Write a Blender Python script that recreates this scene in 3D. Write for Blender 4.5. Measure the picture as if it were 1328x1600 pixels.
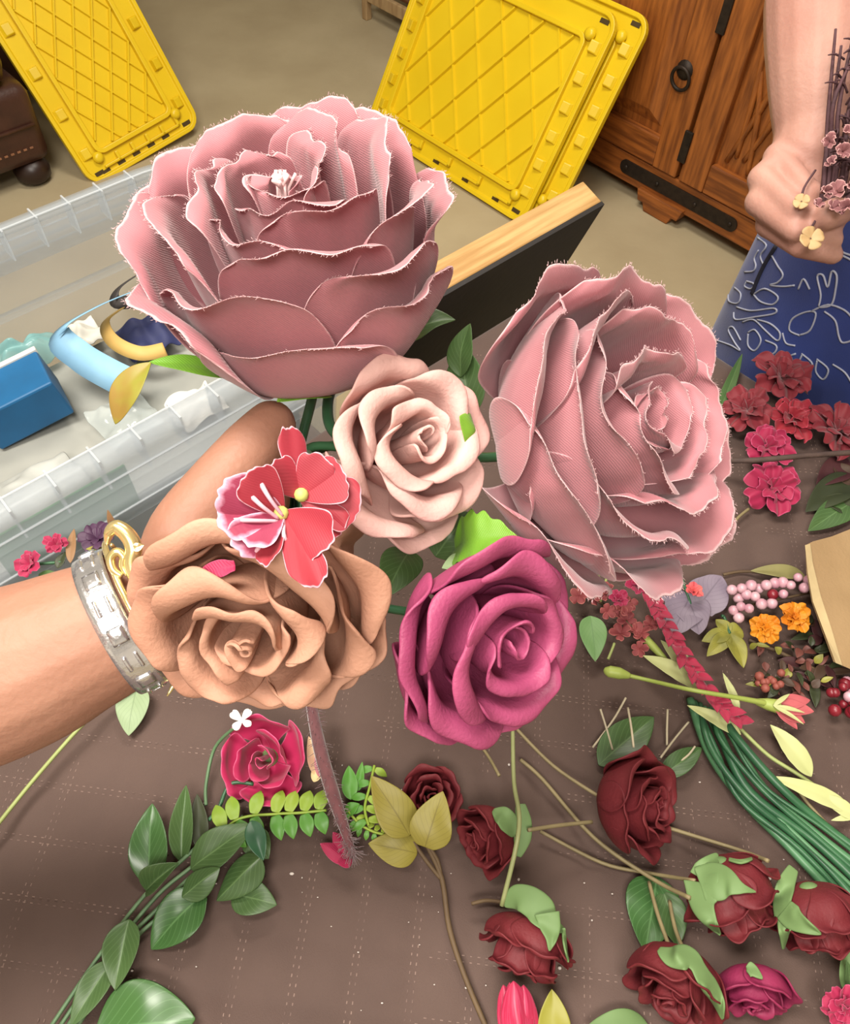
import bpy, bmesh, math, random
from mathutils import Vector, Matrix, noise as mnoise

for o in list(bpy.data.objects):
    bpy.data.objects.remove(o)
scene = bpy.context.scene
COL = scene.collection
R = math.radians

# ------------------------------------------------------------------ camera
FPX, CX, CY = 1250.0, 664.0, 800.0          # focal length in pixels of the 1328x1600 frame
CAM = Vector((0, 0, 1.45))
CM = Matrix.Rotation(R(90 - 54), 3, 'X') @ Matrix.Rotation(R(2.5), 3, 'Z')
cd = bpy.data.cameras.new('camera')
cd.sensor_fit = 'HORIZONTAL'
cd.sensor_width = 36.0
cd.lens = FPX / 1328.0 * 36.0
cd.clip_start = 0.02
cam = bpy.data.objects.new('camera', cd)
COL.objects.link(cam)
cam.matrix_world = Matrix.Translation(CAM) @ CM.to_4x4()
scene.camera = cam

# ------------------------------------------------------------------ world, lights, exposure
world = bpy.data.worlds.new('world')
scene.world = world
world.use_nodes = True
world.node_tree.nodes['Background'].inputs['Color'].default_value = (1.0, 0.95, 0.88, 1)
world.node_tree.nodes['Background'].inputs['Strength'].default_value = 0.0


def area_light(name, loc, target, sx, sy, power, color):
    l = bpy.data.lights.new(name, 'AREA')
    l.shape = 'RECTANGLE'
    l.size, l.size_y = sx, sy
    l.energy = power
    l.color = color
    o = bpy.data.objects.new(name, l)
    COL.objects.link(o)
    o.location = loc
    o.rotation_euler = (Vector(target) - Vector(loc)).to_track_quat('-Z', 'Y').to_euler()
    return o


# the room's ceiling lamps: one ahead and left of the table (shadows fall near and right), one behind the photographer,
# one over the evenly lit far floor with the lids and the cabinet
area_light('ceiling_lamp_offscreen', (-0.55, 0.25, 2.66), (-0.55, 0.25, 0.0), 0.9, 0.4, 56, (1.0, 0.94, 0.86))
area_light('ceiling_lamp_offscreen', (-0.10, -0.90, 2.66), (-0.10, -0.90, 0.0), 1.0, 0.6, 50, (1.0, 0.94, 0.87))
area_light('ceiling_lamp_offscreen', (0.0, 1.75, 2.66), (0.0, 1.75, 0.0), 0.9, 0.4, 36, (1.0, 0.93, 0.82))
vs = scene.view_settings
vs.view_transform = 'Standard'
vs.look = 'None'
vs.exposure = 0.0
vs.gamma = 1.0
vs.use_curve_mapping = False

# ------------------------------------------------------------------ pixel -> direction helpers
def ray(x, y):
    return CM @ Vector(((x - CX) / FPX, -(y - CY) / FPX, -1.0))


def atz(x, y, z):
    d = ray(x, y)
    return CAM + d * ((z - CAM.z) / d.z)


def atd(x, y, d):
    return CAM + ray(x, y) * d


def camdir(x, y, z):
    return (CM @ Vector((x, y, z))).normalized()


UA = R(46)                                   # the room is turned 46 degrees to the view
U = Vector((math.cos(UA), -math.sin(UA), 0))  # along the cabinet front
W = Vector((math.sin(UA), math.cos(UA), 0))   # towards the cabinet
ROOM = Matrix.Rotation(-UA, 3, 'Z')


def P(u, w, z=0.0):
    return U * u + W * w + Vector((0, 0, z))


def toroom(p):
    return Vector((p.dot(U), p.dot(W), p.z))


# ------------------------------------------------------------------ materials
def lin(c):
    out = []
    for v in c:
        v = v / 255.0
        out.append(v / 12.92 if v <= 0.04045 else ((v + 0.055) / 1.055) ** 2.4)
    return (out[0], out[1], out[2], 1.0)


MATS = {}


def mat(name, col, rough=0.6, col2=None, scale=30.0, amt=0.5, detail=3.0, bump=0.0, bscale=None,
        sheen=0.0, metal=0.0, trans=0.0, sss=0.0, edge=None, edge_w=0.06, veins=None, stretch=(1, 1, 1),
        coat=0.0, spec=0.5, weave=0.0, streak=None):
    """One principled material with noise mottling; optional UV edge tint (petal rims) and leaf veins."""
    if name in MATS:
        return MATS[name]
    m = bpy.data.materials.new(name)
    m.use_nodes = True
    nt = m.node_tree
    N, L = nt.nodes, nt.links
    b = N['Principled BSDF']
    out = N['Material Output']
    b.inputs['Roughness'].default_value = rough
    b.inputs['Metallic'].default_value = metal
    b.inputs['Specular IOR Level'].default_value = spec
    b.inputs['Sheen Weight'].default_value = sheen
    b.inputs['Coat Weight'].default_value = coat
    if sss:
        b.inputs['Subsurface Weight'].default_value = sss
        b.inputs['Subsurface Radius'].default_value = (0.012, 0.005, 0.003)
        b.inputs['Subsurface Scale'].default_value = 0.6
    tc = N.new('ShaderNodeTexCoord')
    mp = N.new('ShaderNodeMapping')
    mp.inputs['Scale'].default_value = stretch
    L.new(tc.outputs['Object'], mp.inputs['Vector'])
    nz = N.new('ShaderNodeTexNoise')
    nz.inputs['Scale'].default_value = scale
    nz.inputs['Detail'].default_value = detail
    L.new(mp.outputs['Vector'], nz.inputs['Vector'])
    ramp = N.new('ShaderNodeValToRGB')
    ramp.color_ramp.elements[0].position = 0.5 - 0.25 / max(amt, 0.05) * 0.5
    ramp.color_ramp.elements[1].position = 0.5 + 0.25 / max(amt, 0.05) * 0.5
    ramp.color_ramp.elements[0].color = lin(col2 if col2 else [c * 0.86 for c in col])
    ramp.color_ramp.elements[1].color = lin(col)
    L.new(nz.outputs['Fac'], ramp.inputs['Fac'])
    cur = ramp.outputs['Color']

    def mixc(fac, a, bcol):
        mx = N.new('ShaderNodeMix')
        mx.data_type = 'RGBA'
        L.new(fac, mx.inputs['Factor'])
        L.new(a, mx.inputs['A'])
        mx.inputs['B'].default_value = lin(bcol)
        return mx.outputs['Result']

    def mth(op, a, v=None, clamp=False):
        n = N.new('ShaderNodeMath')
        n.operation = op
        n.use_clamp = clamp
        for i, q in enumerate((a, v)):
            if q is None:
                continue
            if hasattr(q, 'links'):
                L.new(q, n.inputs[i])
            else:
                n.inputs[i].default_value = q
        return n.outputs[0]

    if edge or veins or streak:
        sx = N.new('ShaderNodeSeparateXYZ')
        L.new(tc.outputs['UV'], sx.inputs[0])
        ux, vy = sx.outputs[0], sx.outputs[1]
    if streak:                                    # lengthwise streaks of a second colour along a petal
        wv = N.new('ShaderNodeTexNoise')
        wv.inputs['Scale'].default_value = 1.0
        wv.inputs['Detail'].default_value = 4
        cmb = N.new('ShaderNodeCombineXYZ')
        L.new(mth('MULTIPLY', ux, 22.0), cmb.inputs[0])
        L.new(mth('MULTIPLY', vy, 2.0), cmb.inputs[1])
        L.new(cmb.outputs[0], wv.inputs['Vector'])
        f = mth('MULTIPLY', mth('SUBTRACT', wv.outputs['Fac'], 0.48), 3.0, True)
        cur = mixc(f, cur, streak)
    if edge:
        dv = mth('SUBTRACT', 1.0, vy)
        du = mth('MINIMUM', ux, mth('SUBTRACT', 1.0, ux))
        d = mth('MINIMUM', dv, mth('MULTIPLY', du, 1.4))
        n2 = N.new('ShaderNodeTexNoise')
        n2.inputs['Scale'].default_value = 260
        L.new(tc.outputs['Object'], n2.inputs['Vector'])
        d = mth('ADD', d, mth('MULTIPLY', mth('SUBTRACT', n2.outputs['Fac'], 0.5), edge_w * 1.2))
        f = mth('SUBTRACT', 1.0, mth('DIVIDE', d, edge_w), True)
        cur = mixc(f, cur, edge)
    if veins:
        au = mth('ABSOLUTE', mth('SUBTRACT', ux, 0.5))
        mid = mth('SUBTRACT', 1.0, mth('DIVIDE', au, 0.03), True)
        ph = mth('SUBTRACT', mth('MULTIPLY', vy, 8.0), mth('MULTIPLY', au, 7.0))
        fr = mth('ABSOLUTE', mth('SUBTRACT', mth('FRACT', ph), 0.5))
        lat = mth('MULTIPLY', mth('SUBTRACT', 1.0, mth('DIVIDE', fr, 0.09), True), 0.6)
        cur = mixc(mth('MAXIMUM', mid, lat), cur, veins)
    L.new(cur, b.inputs['Base Color'])
    hgt = None
    if bump:
        nb = N.new('ShaderNodeTexNoise')
        nb.inputs['Scale'].default_value = bscale or scale * 4
        nb.inputs['Detail'].default_value = 3
        L.new(mp.outputs['Vector'], nb.inputs['Vector'])
        hgt = mth('MULTIPLY', nb.outputs['Fac'], bump)
    if weave:
        wx = N.new('ShaderNodeTexWave')
        wx.inputs['Scale'].default_value = 420
        wx.inputs['Distortion'].default_value = 1.5
        wx.bands_direction = 'DIAGONAL'
        L.new(tc.outputs['Object'], wx.inputs['Vector'])
        h2 = mth('MULTIPLY', wx.outputs['Fac'], weave)
        hgt = h2 if hgt is None else mth('ADD', hgt, h2)
    if hgt is not None:
        bp = N.new('ShaderNodeBump')
        bp.inputs['Strength'].default_value = 1.0
        bp.inputs['Distance'].default_value = 0.001
        L.new(hgt, bp.inputs['Height'])
        L.new(bp.outputs['Normal'], b.inputs['Normal'])
    if trans:
        tr = N.new('ShaderNodeBsdfTranslucent')
        L.new(cur, tr.inputs['Color'])
        mx = N.new('ShaderNodeMixShader')
        mx.inputs[0].default_value = trans
        L.new(b.outputs[0], mx.inputs[1])
        L.new(tr.outputs[0], mx.inputs[2])
        L.new(mx.outputs[0], out.inputs['Surface'])
    MATS[name] = m
    return m


def clear_mat(name, col, alpha, rough=0.25, trans=0.3):
    """Cloudy see-through plastic: transparent + translucent + glossy."""
    if name in MATS:
        return MATS[name]
    m = bpy.data.materials.new(name)
    m.use_nodes = True
    nt = m.node_tree
    N, L = nt.nodes, nt.links
    b = N['Principled BSDF']
    b.inputs['Base Color'].default_value = lin(col)
    b.inputs['Roughness'].default_value = rough
    tl = N.new('ShaderNodeBsdfTranslucent')
    tl.inputs['Color'].default_value = lin(col)
    m1 = N.new('ShaderNodeMixShader')
    m1.inputs[0].default_value = trans
    L.new(b.outputs[0], m1.inputs[1])
    L.new(tl.outputs[0], m1.inputs[2])
    tp = N.new('ShaderNodeBsdfTransparent')
    m2 = N.new('ShaderNodeMixShader')
    m2.inputs[0].default_value = alpha
    L.new(tp.outputs[0], m2.inputs[1])
    L.new(m1.outputs[0], m2.inputs[2])
    L.new(m2.outputs[0], N['Material Output'].inputs['Surface'])
    MATS[name] = m
    return m


# ------------------------------------------------------------------ objects
MW = {}


def props(o, label=None, cat=None, group=None, kind=None):
    if label:
        o['label'] = label
    if cat:
        o['category'] = cat
    if group:
        o['group'] = group
    if kind:
        o['kind'] = kind
    return o


def thing(name, label, cat, loc=(0, 0, 0), rot=None, group=None, kind=None):
    o = bpy.data.objects.new(name, None)
    o.empty_display_size = 0.02
    COL.objects.link(o)
    m = Matrix.Translation(Vector(loc)) @ (rot.to_4x4() if rot else Matrix.Identity(4))
    o.matrix_world = m
    MW[o.name] = m
    return props(o, label, cat, group, kind)


def mesh(name, vf, material, parent=None, world=False, smooth=True, solid=0.0, sub=0, bevel=0.0, uv=None,
         label=None, cat=None, group=None, kind=None, offset=0.0, loc=None):
    """Link ONE mesh object. vf = (verts, faces[, uvs]). world=True: verts are world coordinates."""
    verts, faces = vf[0], vf[1]
    if len(vf) > 2:
        uv = vf[2]
    if parent is not None:
        pm = MW[parent.name]
        if world:
            inv = pm.inverted()
            verts = [inv @ Vector(v) for v in verts]
    else:
        pm = Matrix.Identity(4)
        if loc is not None:
            pm = Matrix.Translation(Vector(loc))
            if world:
                verts = [Vector(v) - Vector(loc) for v in verts]
    me = bpy.data.meshes.new(name)
    me.from_pydata([tuple(v) for v in verts], [], faces)
    if uv:
        lay = me.uv_layers.new(name='UVMap')
        idx = [0] * len(me.loops)
        me.loops.foreach_get('vertex_index', idx)
        flat = []
        for i in idx:
            flat.extend(uv[i])
        lay.data.foreach_set('uv', flat)
    me.polygons.foreach_set('use_smooth', [smooth] * len(me.polygons))
    me.materials.append(material)
    me.update()
    o = bpy.data.objects.new(name, me)
    COL.objects.link(o)
    if parent is not None:
        o.parent = parent
    elif loc is not None:
        o.location = loc
    MW[o.name] = pm
    if solid:
        md = o.modifiers.new('solid', 'SOLIDIFY')
        md.thickness = solid
        md.offset = offset
    if bevel:
        md = o.modifiers.new('bevel', 'BEVEL')
        md.width = bevel
        md.segments = 2
        md.limit_method = 'ANGLE'
    if sub:
        md = o.modifiers.new('sub', 'SUBSURF')
        md.levels = sub
        md.render_levels = sub
    return props(o, label, cat, group, kind)


def share(o, parent, m):
    """A copy that shares mesh data, m = local matrix."""
    c = o.copy()
    COL.objects.link(c)
    c.parent = parent
    c.matrix_local = m
    return c


# ------------------------------------------------------------------ shapes
def J(*parts):
    V, F_ = [], []
    for p in parts:
        k = len(V)
        V.extend(p[0])
        F_.extend([tuple(i + k for i in f) for f in p[1]])
    return V, F_


def bx(x0, x1, y0, y1, z0, z1):
    v = [(x0, y0, z0), (x1, y0, z0), (x1, y1, z0), (x0, y1, z0), (x0, y0, z1), (x1, y0, z1), (x1, y1, z1), (x0, y1, z1)]
    f = [(0, 3, 2, 1), (4, 5, 6, 7), (0, 1, 5, 4), (1, 2, 6, 5), (2, 3, 7, 6), (3, 0, 4, 7)]
    return [Vector(q) for q in v], f


def xf(vf, m):
    return ([m @ Vector(v) for v in vf[0]],) + tuple(vf[1:])


def spline(pts, n=6, closed=False):
    pts = [Vector(p) for p in pts]
    if len(pts) < 3:
        return [pts[0].lerp(pts[-1], i / n) for i in range(n + 1)]
    out = []
    m = len(pts)
    for i in range(m if closed else m - 1):
        if closed:
            p0, p1, p2, p3 = pts[(i - 1) % m], pts[i], pts[(i + 1) % m], pts[(i + 2) % m]
        else:
            p0, p1, p2, p3 = pts[max(i - 1, 0)], pts[i], pts[i + 1], pts[min(i + 2, m - 1)]
        for k in range(n):
            t = k / n
            out.append(0.5 * ((2 * p1) + (p2 - p0) * t + (2 * p0 - 5 * p1 + 4 * p2 - p3) * t * t + (3 * p1 - p0 - 3 * p2 + p3) * t ** 3))
    if not closed:
        out.append(pts[-1].copy())
    return out


def interp(vals, t):
    if not isinstance(vals, (list, tuple)):
        return vals
    x = t * (len(vals) - 1)
    i = min(int(x), len(vals) - 2)
    f = x - i
    return vals[i] * (1 - f) + vals[i + 1] * f


def tube(pts, rad, n=8, seg=6, closed=False, flat=1.0, ref=None, smooth=True):
    c = spline(pts, seg, closed) if smooth else [Vector(p) for p in pts]
    m = len(c)
    V, F_ = [], []
    prev = None
    for i in range(m):
        if closed:
            t = (c[(i + 1) % m] - c[(i - 1) % m])
        else:
            t = c[min(i + 1, m - 1)] - c[max(i - 1, 0)]
        if t.length < 1e-9:
            t = Vector((0, 0, 1))
        t.normalize()
        if prev is None:
            a = Vector(ref) if ref is not None else (Vector((0, 0, 1)) if abs(t.z) < 0.9 else Vector((1, 0, 0)))
        else:
            a = prev
        a = (a - t * a.dot(t))
        if a.length < 1e-6:
            a = t.orthogonal()
        a.normalize()
        prev = a
        bn = t.cross(a)
        r = interp(rad, i / (m if closed else (m - 1)))
        for k in range(n):
            th = 2 * math.pi * k / n
            V.append(c[i] + a * (r * flat * math.cos(th)) + bn * (r * math.sin(th)))
    for i in range(m if closed else m - 1):
        for k in range(n):
            j = (i + 1) % m
            F_.append((i * n + k, i * n + (k + 1) % n, j * n + (k + 1) % n, j * n + k))
    if not closed:
        F_.append(tuple(range(n - 1, -1, -1)))
        F_.append(tuple((m - 1) * n + k for k in range(n)))
    return V, F_


def ell(c, r, nu=12, nv=8, m=None):
    V, F_ = [], []
    c = Vector(c)
    if not isinstance(r, (list, tuple)):
        r = (r, r, r)
    for i in range(nv + 1):
        th = math.pi * i / nv
        for k in range(nu):
            ph = 2 * math.pi * k / nu
            q = Vector((r[0] * math.sin(th) * math.cos(ph), r[1] * math.sin(th) * math.sin(ph), r[2] * math.cos(th)))
            if m is not None:
                q = m @ q
            V.append(c + q)
    for i in range(nv):
        for k in range(nu):
            F_.append((i * nu + k, (i + 1) * nu + k, (i + 1) * nu + (k + 1) % nu, i * nu + (k + 1) % nu))
    return V, F_


def lathe(prof, n=20):
    V, F_ = [], []
    for r, z in prof:
        for k in range(n):
            a = 2 * math.pi * k / n
            V.append(Vector((r * math.cos(a), r * math.sin(a), z)))
    for i in range(len(prof) - 1):
        for k in range(n):
            F_.append((i * n + k, i * n + (k + 1) % n, (i + 1) * n + (k + 1) % n, (i + 1) * n + k))
    return V, F_


def grid(nu, nv, fn):
    V, F_, T = [], [], []
    for j in range(nv + 1):
        for i in range(nu + 1):
            a, b = i / nu, j / nv
            V.append(fn(a, b))
            T.append((a, b))
    for j in range(nv):
        for i in range(nu):
            k = j * (nu + 1) + i
            F_.append((k, k + 1, k + nu + 2, k + nu + 1))
    return V, F_, T


def rrect(hx, hy, r, n=6):
    """Rounded rectangle, counter-clockwise list of (x, y, nx, ny)."""
    out = []
    for cx, cy, a0 in ((hx - r, hy - r, 0), (-hx + r, hy - r, 90), (-hx + r, -hy + r, 180), (hx - r, -hy + r, 270)):
        for k in range(n + 1):
            a = R(a0 + 90 * k / n)
            out.append((cx + r * math.cos(a), cy + r * math.sin(a), math.cos(a), math.sin(a)))
    return out


def rsweep(prof, hx, hy, r, n=6, close_first=False, close_last=False):
    """Sweep (offset, z) profile round a rounded rectangle."""
    loop = rrect(hx, hy, r, n)
    m = len(loop)
    V, F_ = [], []
    for off, z in prof:
        for x, y, nx, ny in loop:
            V.append(Vector((x + nx * off, y + ny * off, z)))
    for i in range(len(prof) - 1):
        for k in range(m):
            F_.append((i * m + k, i * m + (k + 1) % m, (i + 1) * m + (k + 1) % m, (i + 1) * m + k))
    if close_first:
        F_.append(tuple(range(m - 1, -1, -1)))
    if close_last:
        F_.append(tuple((len(prof) - 1) * m + k for k in range(m)))
    return V, F_


def prism(outline, z0, z1):
    n = len(outline)
    V = [Vector((x, y, z0)) for x, y in outline] + [Vector((x, y, z1)) for x, y in outline]
    F_ = [tuple(range(n - 1, -1, -1)), tuple(range(n, 2 * n))]
    for i in range(n):
        j = (i + 1) % n
        F_.append((i, j, n + j, n + i))
    return V, F_


def nz3(p, s=1.0, seed=0.0):
    return mnoise.noise(Vector(p) * s + Vector((seed, seed * 1.7, seed * 0.3)))
random.seed(7)
# ------------------------------------------------------------------ room shell
M_floor = mat('concrete', (182, 168, 136), 0.85, (164, 149, 118), scale=3.0, amt=0.6, detail=8, bump=0.5, bscale=60)
mesh('floor', xf(bx(-4.6, 2.6, -2.6, 3.0, -0.05, 0.0), ROOM), M_floor, smooth=False, kind='structure')
M_wall = mat('plaster', (226, 220, 208), 0.9, (218, 211, 198), scale=4, bump=0.3)
mesh('wall_back', xf(bx(-4.7, 2.7, 3.0, 3.1, 0, 2.72), ROOM), M_wall, smooth=False, kind='structure')
mesh('wall_front', xf(bx(-4.7, 2.7, -2.7, -2.6, 0, 2.72), ROOM), M_wall, smooth=False, kind='structure')
mesh('wall_left', xf(bx(-4.7, -4.6, -2.6, 3.0, 0, 2.72), ROOM), M_wall, smooth=False, kind='structure')
mesh('wall_right', xf(bx(2.6, 2.7, -2.6, 3.0, 0, 2.72), ROOM), M_wall, smooth=False, kind='structure')
mesh('ceiling', xf(bx(-4.7, 2.7, -2.7, 3.1, 2.72, 2.82), ROOM), mat('ceiling_paint', (236, 233, 226), 0.9, scale=4), smooth=False, kind='structure')

# ------------------------------------------------------------------ rustic cabinet
def wood(name, c1, c2, s=(1, 1, 1), scale=9.0, rough=0.45, amt=0.8):
    return mat(name, c1, rough, c2, scale=scale, amt=amt, detail=6, bump=0.35, bscale=scale * 3, stretch=s)


M_pineV = wood('cabinet_pine_upright', (172, 102, 44), (120, 66, 27), (9, 9, 0.9))
M_pineH = wood('cabinet_pine_level', (166, 97, 42), (114, 62, 26), (0.9, 9, 9))
M_iron = mat('dark_iron', (62, 52, 44), 0.55, (40, 34, 30), scale=60, metal=0.6, bump=0.4)
cab = thing('rustic_cabinet', 'reddish brown rustic wood cabinet with panelled doors and black iron straps', 'cabinet', P(-1.1, 2.05, 0), ROOM)
mesh('carcass', bx(-0.66, 0.66, 0.02, 0.5, 0.05, 0.98), M_pineV, cab, smooth=False, bevel=0.004)
mesh('top_board', bx(-0.70, 0.70, -0.03, 0.53, 0.98, 1.02), M_pineH, cab, smooth=False, bevel=0.008)
mesh('base_rail', bx(-0.67, 0.67, -0.012, 0.02, 0.045, 0.135), M_pineH, cab, smooth=False, bevel=0.005)
for sx in (-1, 1):
    d = mesh('door', bx(*sorted((sx * 0.006, sx * 0.60)), 0.004, 0.02, 0.14, 0.95), M_pineV, cab, smooth=False)
    MW[d.name] = MW[cab.name]
    x0, x1 = sorted((sx * 0.006, sx * 0.60))
    mesh('stile', bx(x0, x0 + 0.085, -0.022, 0.004, 0.14, 0.95), M_pineV, d, smooth=False, bevel=0.004)
    mesh('stile', bx(x1 - 0.085, x1, -0.022, 0.004, 0.14, 0.95), M_pineV, d, smooth=False, bevel=0.004)
    mesh('rail', bx(x0 + 0.085, x1 - 0.085, -0.020, 0.004, 0.14, 0.225), M_pineH, d, smooth=False, bevel=0.004)
    mesh('rail', bx(x0 + 0.085, x1 - 0.085, -0.020, 0.004, 0.87, 0.95), M_pineH, d, smooth=False, bevel=0.004)
    px0, px1, pz0, pz1 = x0 + 0.105, x1 - 0.105, 0.245, 0.85
    if sx < 0:
        v = [(px0, 0.004, pz0), (px1, 0.004, pz0), (px1, 0.004, pz1), (px0, 0.004, pz1),
             (px0 + 0.04, -0.016, pz0 + 0.04), (px1 - 0.04, -0.016, pz0 + 0.04), (px1 - 0.04, -0.016, pz1 - 0.04), (px0 + 0.04, -0.016, pz1 - 0.04)]
        mesh('raised_panel', ([Vector(q) for q in v], [(4, 5, 6, 7), (0, 1, 5, 4), (1, 2, 6, 5), (2, 3, 7, 6), (3, 0, 4, 7)]), M_pineV, d, smooth=False)
    else:
        mesh('carved_panel', bx(px0 - 0.02, px1 + 0.02, 0.0, 0.004, pz0 - 0.02, pz1 + 0.02), M_pineV, d, smooth=False)
        for k in range(16):                               # carved reeds fanning up from the bottom rail
            xa = px0 + (px1 - px0) * (k + 0.5) / 16
            xb = xa + (-0.10 if k % 2 else 0.12) * random.uniform(0.5, 1.2)
            xb = max(px0 - 0.01, min(px1 + 0.01, xb))
            z0 = pz0 - 0.01 + random.uniform(0, 0.06)
            z1 = z0 + random.uniform(0.28, 0.5)
            mesh('carved_reed', tube([(xa, -0.001, z0), ((xa + xb) / 2 + 0.012, -0.006, (z0 + z1) / 2), (xb, -0.001, z1)], [0.007, 0.009, 0.004], 6, 5), M_pineV, d)
strap = mesh('iron_strap', xf(prism([(x, y) for x, y, _, _ in rrect(0.215, 0.021, 0.02, 5)], 0, 0.005), Matrix.Translation((0.012, -0.012, 0.094)) @ Matrix.Rotation(R(90), 4, 'X')), M_iron, cab, smooth=False)
MW[strap.name] = MW[cab.name]
for x in (-0.18, -0.06, 0.08, 0.205):
    mesh('nail_head', ell((x, -0.018, 0.094), (0.007, 0.004, 0.007), 8, 5), M_iron, strap)
for z in (0.24, 0.585):                                   # latch plates along the meeting stiles
    mesh('hinge_plate', bx(-0.013, 0.013, -0.029, -0.020, z - 0.045, z + 0.045), M_iron, cab, smooth=False, bevel=0.002)
pull = mesh('ring_pull', tube([(-0.07 + 0.028 * math.cos(a), -0.032 - 0.004 * math.sin(a), 0.405 + 0.03 * math.sin(a)) for a in [k * math.pi / 6 for k in range(12)]], 0.005, 8, 3, True), M_iron, cab)
MW[pull.name] = MW[cab.name]
mesh('pull_plate', xf(lathe([(0.0, 0.012), (0.014, 0.010), (0.024, 0.004), (0.026, 0.0)], 16), Matrix.Translation((-0.07, -0.022, 0.425)) @ Matrix.Rotation(R(90), 4, 'X')), M_iron, pull)
for xc in (-0.58, -0.03, 0.58):
    out = [(-0.085, 0.06), (0.085, 0.06), (0.075, 0.025), (0.055, 0.025), (0.045, 0.0), (-0.045, 0.0), (-0.055, 0.025), (-0.075, 0.025)]
    V = [Vector((xc + x, -0.03, z)) for x, z in out] + [Vector((xc + x, 0.06, z)) for x, z in out]
    n = len(out)
    F_ = [tuple(range(n)), tuple(range(2 * n - 1, n - 1, -1))] + [(i, n + i, n + (i + 1) % n, (i + 1) % n) for i in range(n)]
    mesh('bracket_foot', (V, F_), M_pineH, cab, smooth=False, bevel=0.003)

# ------------------------------------------------------------------ yellow tote lids
M_yel = mat('yellow_plastic', (232, 200, 28), 0.38, (224, 190, 22), scale=6, amt=0.5, spec=0.5)
M_slot = mat('dark_slot', (70, 52, 10), 0.7)


def tote_lid(label, loc, rot, wd, ht, group, cells=6):
    """Local x along the lower edge, y up the lid, z towards its ribbed face."""
    t = thing('tote_lid', label, 'lid', loc, rot, group)
    hx, hy = wd / 2, ht / 2
    c = Matrix.Translation((0, hy, 0))
    mesh('plate', xf(rsweep([(-0.02, -0.006), (0, -0.006), (0, 0.012), (-0.012, 0.012), (-0.016, 0.004), (-0.03, 0.004)], hx, hy, 0.05, 6, True, True), c), M_yel, t, smooth=False, bevel=0.002)
    mesh('raised_border', xf(rsweep([(0, 0.003), (0, 0.018), (-0.014, 0.018), (-0.016, 0.003)], hx - 0.068, hy - 0.068, 0.03, 5), c), M_yel, t, smooth=False, bevel=0.002)
    ix, iy = hx - 0.086, hy - 0.086
    step = 2 * ix / cells
    # crossing ribs: two diagonal families clipped to the inner field
    def clip(p, q):
        t0, t1 = 0.0, 1.0
        dx, dy = q[0] - p[0], q[1] - p[1]
        for pp, qq in ((-dx, p[0] + ix), (dx, ix - p[0]), (-dy, p[1] + iy), (dy, iy - p[1])):
            if abs(pp) < 1e-9:
                if qq < 0:
                    return None
                continue
            r_ = qq / pp
            if pp < 0:
                t0 = max(t0, r_)
            else:
                t1 = min(t1, r_)
        if t0 >= t1:
            return None
        return (p[0] + dx * t0, p[1] + dy * t0), (p[0] + dx * t1, p[1] + dy * t1)
    for sgn, slope in ((1, 1.45), (-1, 1.45)):
        k = -cells * 2
        while k <= cells * 2:
            x0 = k * step
            seg = clip((x0 - sgn * iy / slope, -iy), (x0 + sgn * iy / slope, iy))
            k += 1
            if not seg:
                continue
            a, b = Vector((*seg[0], 0.004)), Vector((*seg[1], 0.004))
            if (b - a).length < 0.03:
                continue
            d = (b - a).normalized()
            nn = Vector((-d.y, d.x, 0)) * 0.0042
            up = Vector((0, 0, 0.009 if sgn > 0 else 0.0065))
            V = [a - nn, a + nn, b + nn, b - nn, a - nn * 0.5 + up, a + nn * 0.5 + up, b + nn * 0.5 + up, b - nn * 0.5 + up]
            F_ = [(0, 3, 2, 1), (4, 5, 6, 7), (0, 1, 5, 4), (1, 2, 6, 5), (2, 3, 7, 6), (3, 0, 4, 7)]
            mesh('rib', xf((V, F_), c), M_yel, t, smooth=False)
    for sx in (-1, 1):                                    # wedge bosses down both short sides
        for k in range(6):
            y = -hy + 0.09 + k * (ht - 0.18) / 5
            V = [(sx * (hx - 0.055), y - 0.018, 0.004), (sx * (hx - 0.02), y - 0.018, 0.004), (sx * (hx - 0.02), y + 0.018, 0.004), (sx * (hx - 0.055), y + 0.018, 0.004),
                 (sx * (hx - 0.05), y - 0.014, 0.02), (sx * (hx - 0.028), y - 0.014, 0.012), (sx * (hx - 0.028), y + 0.014, 0.012), (sx * (hx - 0.05), y + 0.014, 0.02)]
            f = [(0, 3, 2, 1), (4, 5, 6, 7), (0, 1, 5, 4), (1, 2, 6, 5), (2, 3, 7, 6), (3, 0, 4, 7)]
            if sx < 0:
                f = [tuple(reversed(q)) for q in f]
            mesh('boss', xf(([Vector(q) for q in V], f), c), M_yel, t, smooth=False, bevel=0.002)
    for k in range(5):                                    # hooked clips along the lower edge
        x = -hx + 0.1 + k * (wd - 0.2) / 4
        mesh('clip', xf(J(bx(x - 0.03, x + 0.03, -hy + 0.03, -hy + 0.038, 0.004, 0.016), bx(x + 0.02, x + 0.03, -hy + 0.03, -hy + 0.058, 0.004, 0.016)), c), M_yel, t, smooth=False, bevel=0.002)
        mesh('slot', xf(bx(x - 0.045, x - 0.018, -hy + 0.018, -hy + 0.027, 0.003, 0.0052), c), M_slot, t, smooth=False)
    for sx in (-1, 1):
        for sy in (-1, 1):
            mesh('slot', xf(bx(sx * (hx - 0.045) - 0.015, sx * (hx - 0.045) + 0.015, sy * (hy - 0.026) - 0.006, sy * (hy - 0.026) + 0.006, 0.003, 0.0055), c), M_slot, t, smooth=False)
            mesh('corner_knob', xf(lathe([(0.017, 0.003), (0.015, 0.013), (0.006, 0.016), (0.0, 0.016)], 12), c @ Matrix.Translation((sx * (hx - 0.066), sy * (hy - 0.066), 0.008))), M_yel, t)
    return t


def frame3(x, y, z):
    return Matrix((x, y, z)).transposed()


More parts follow.
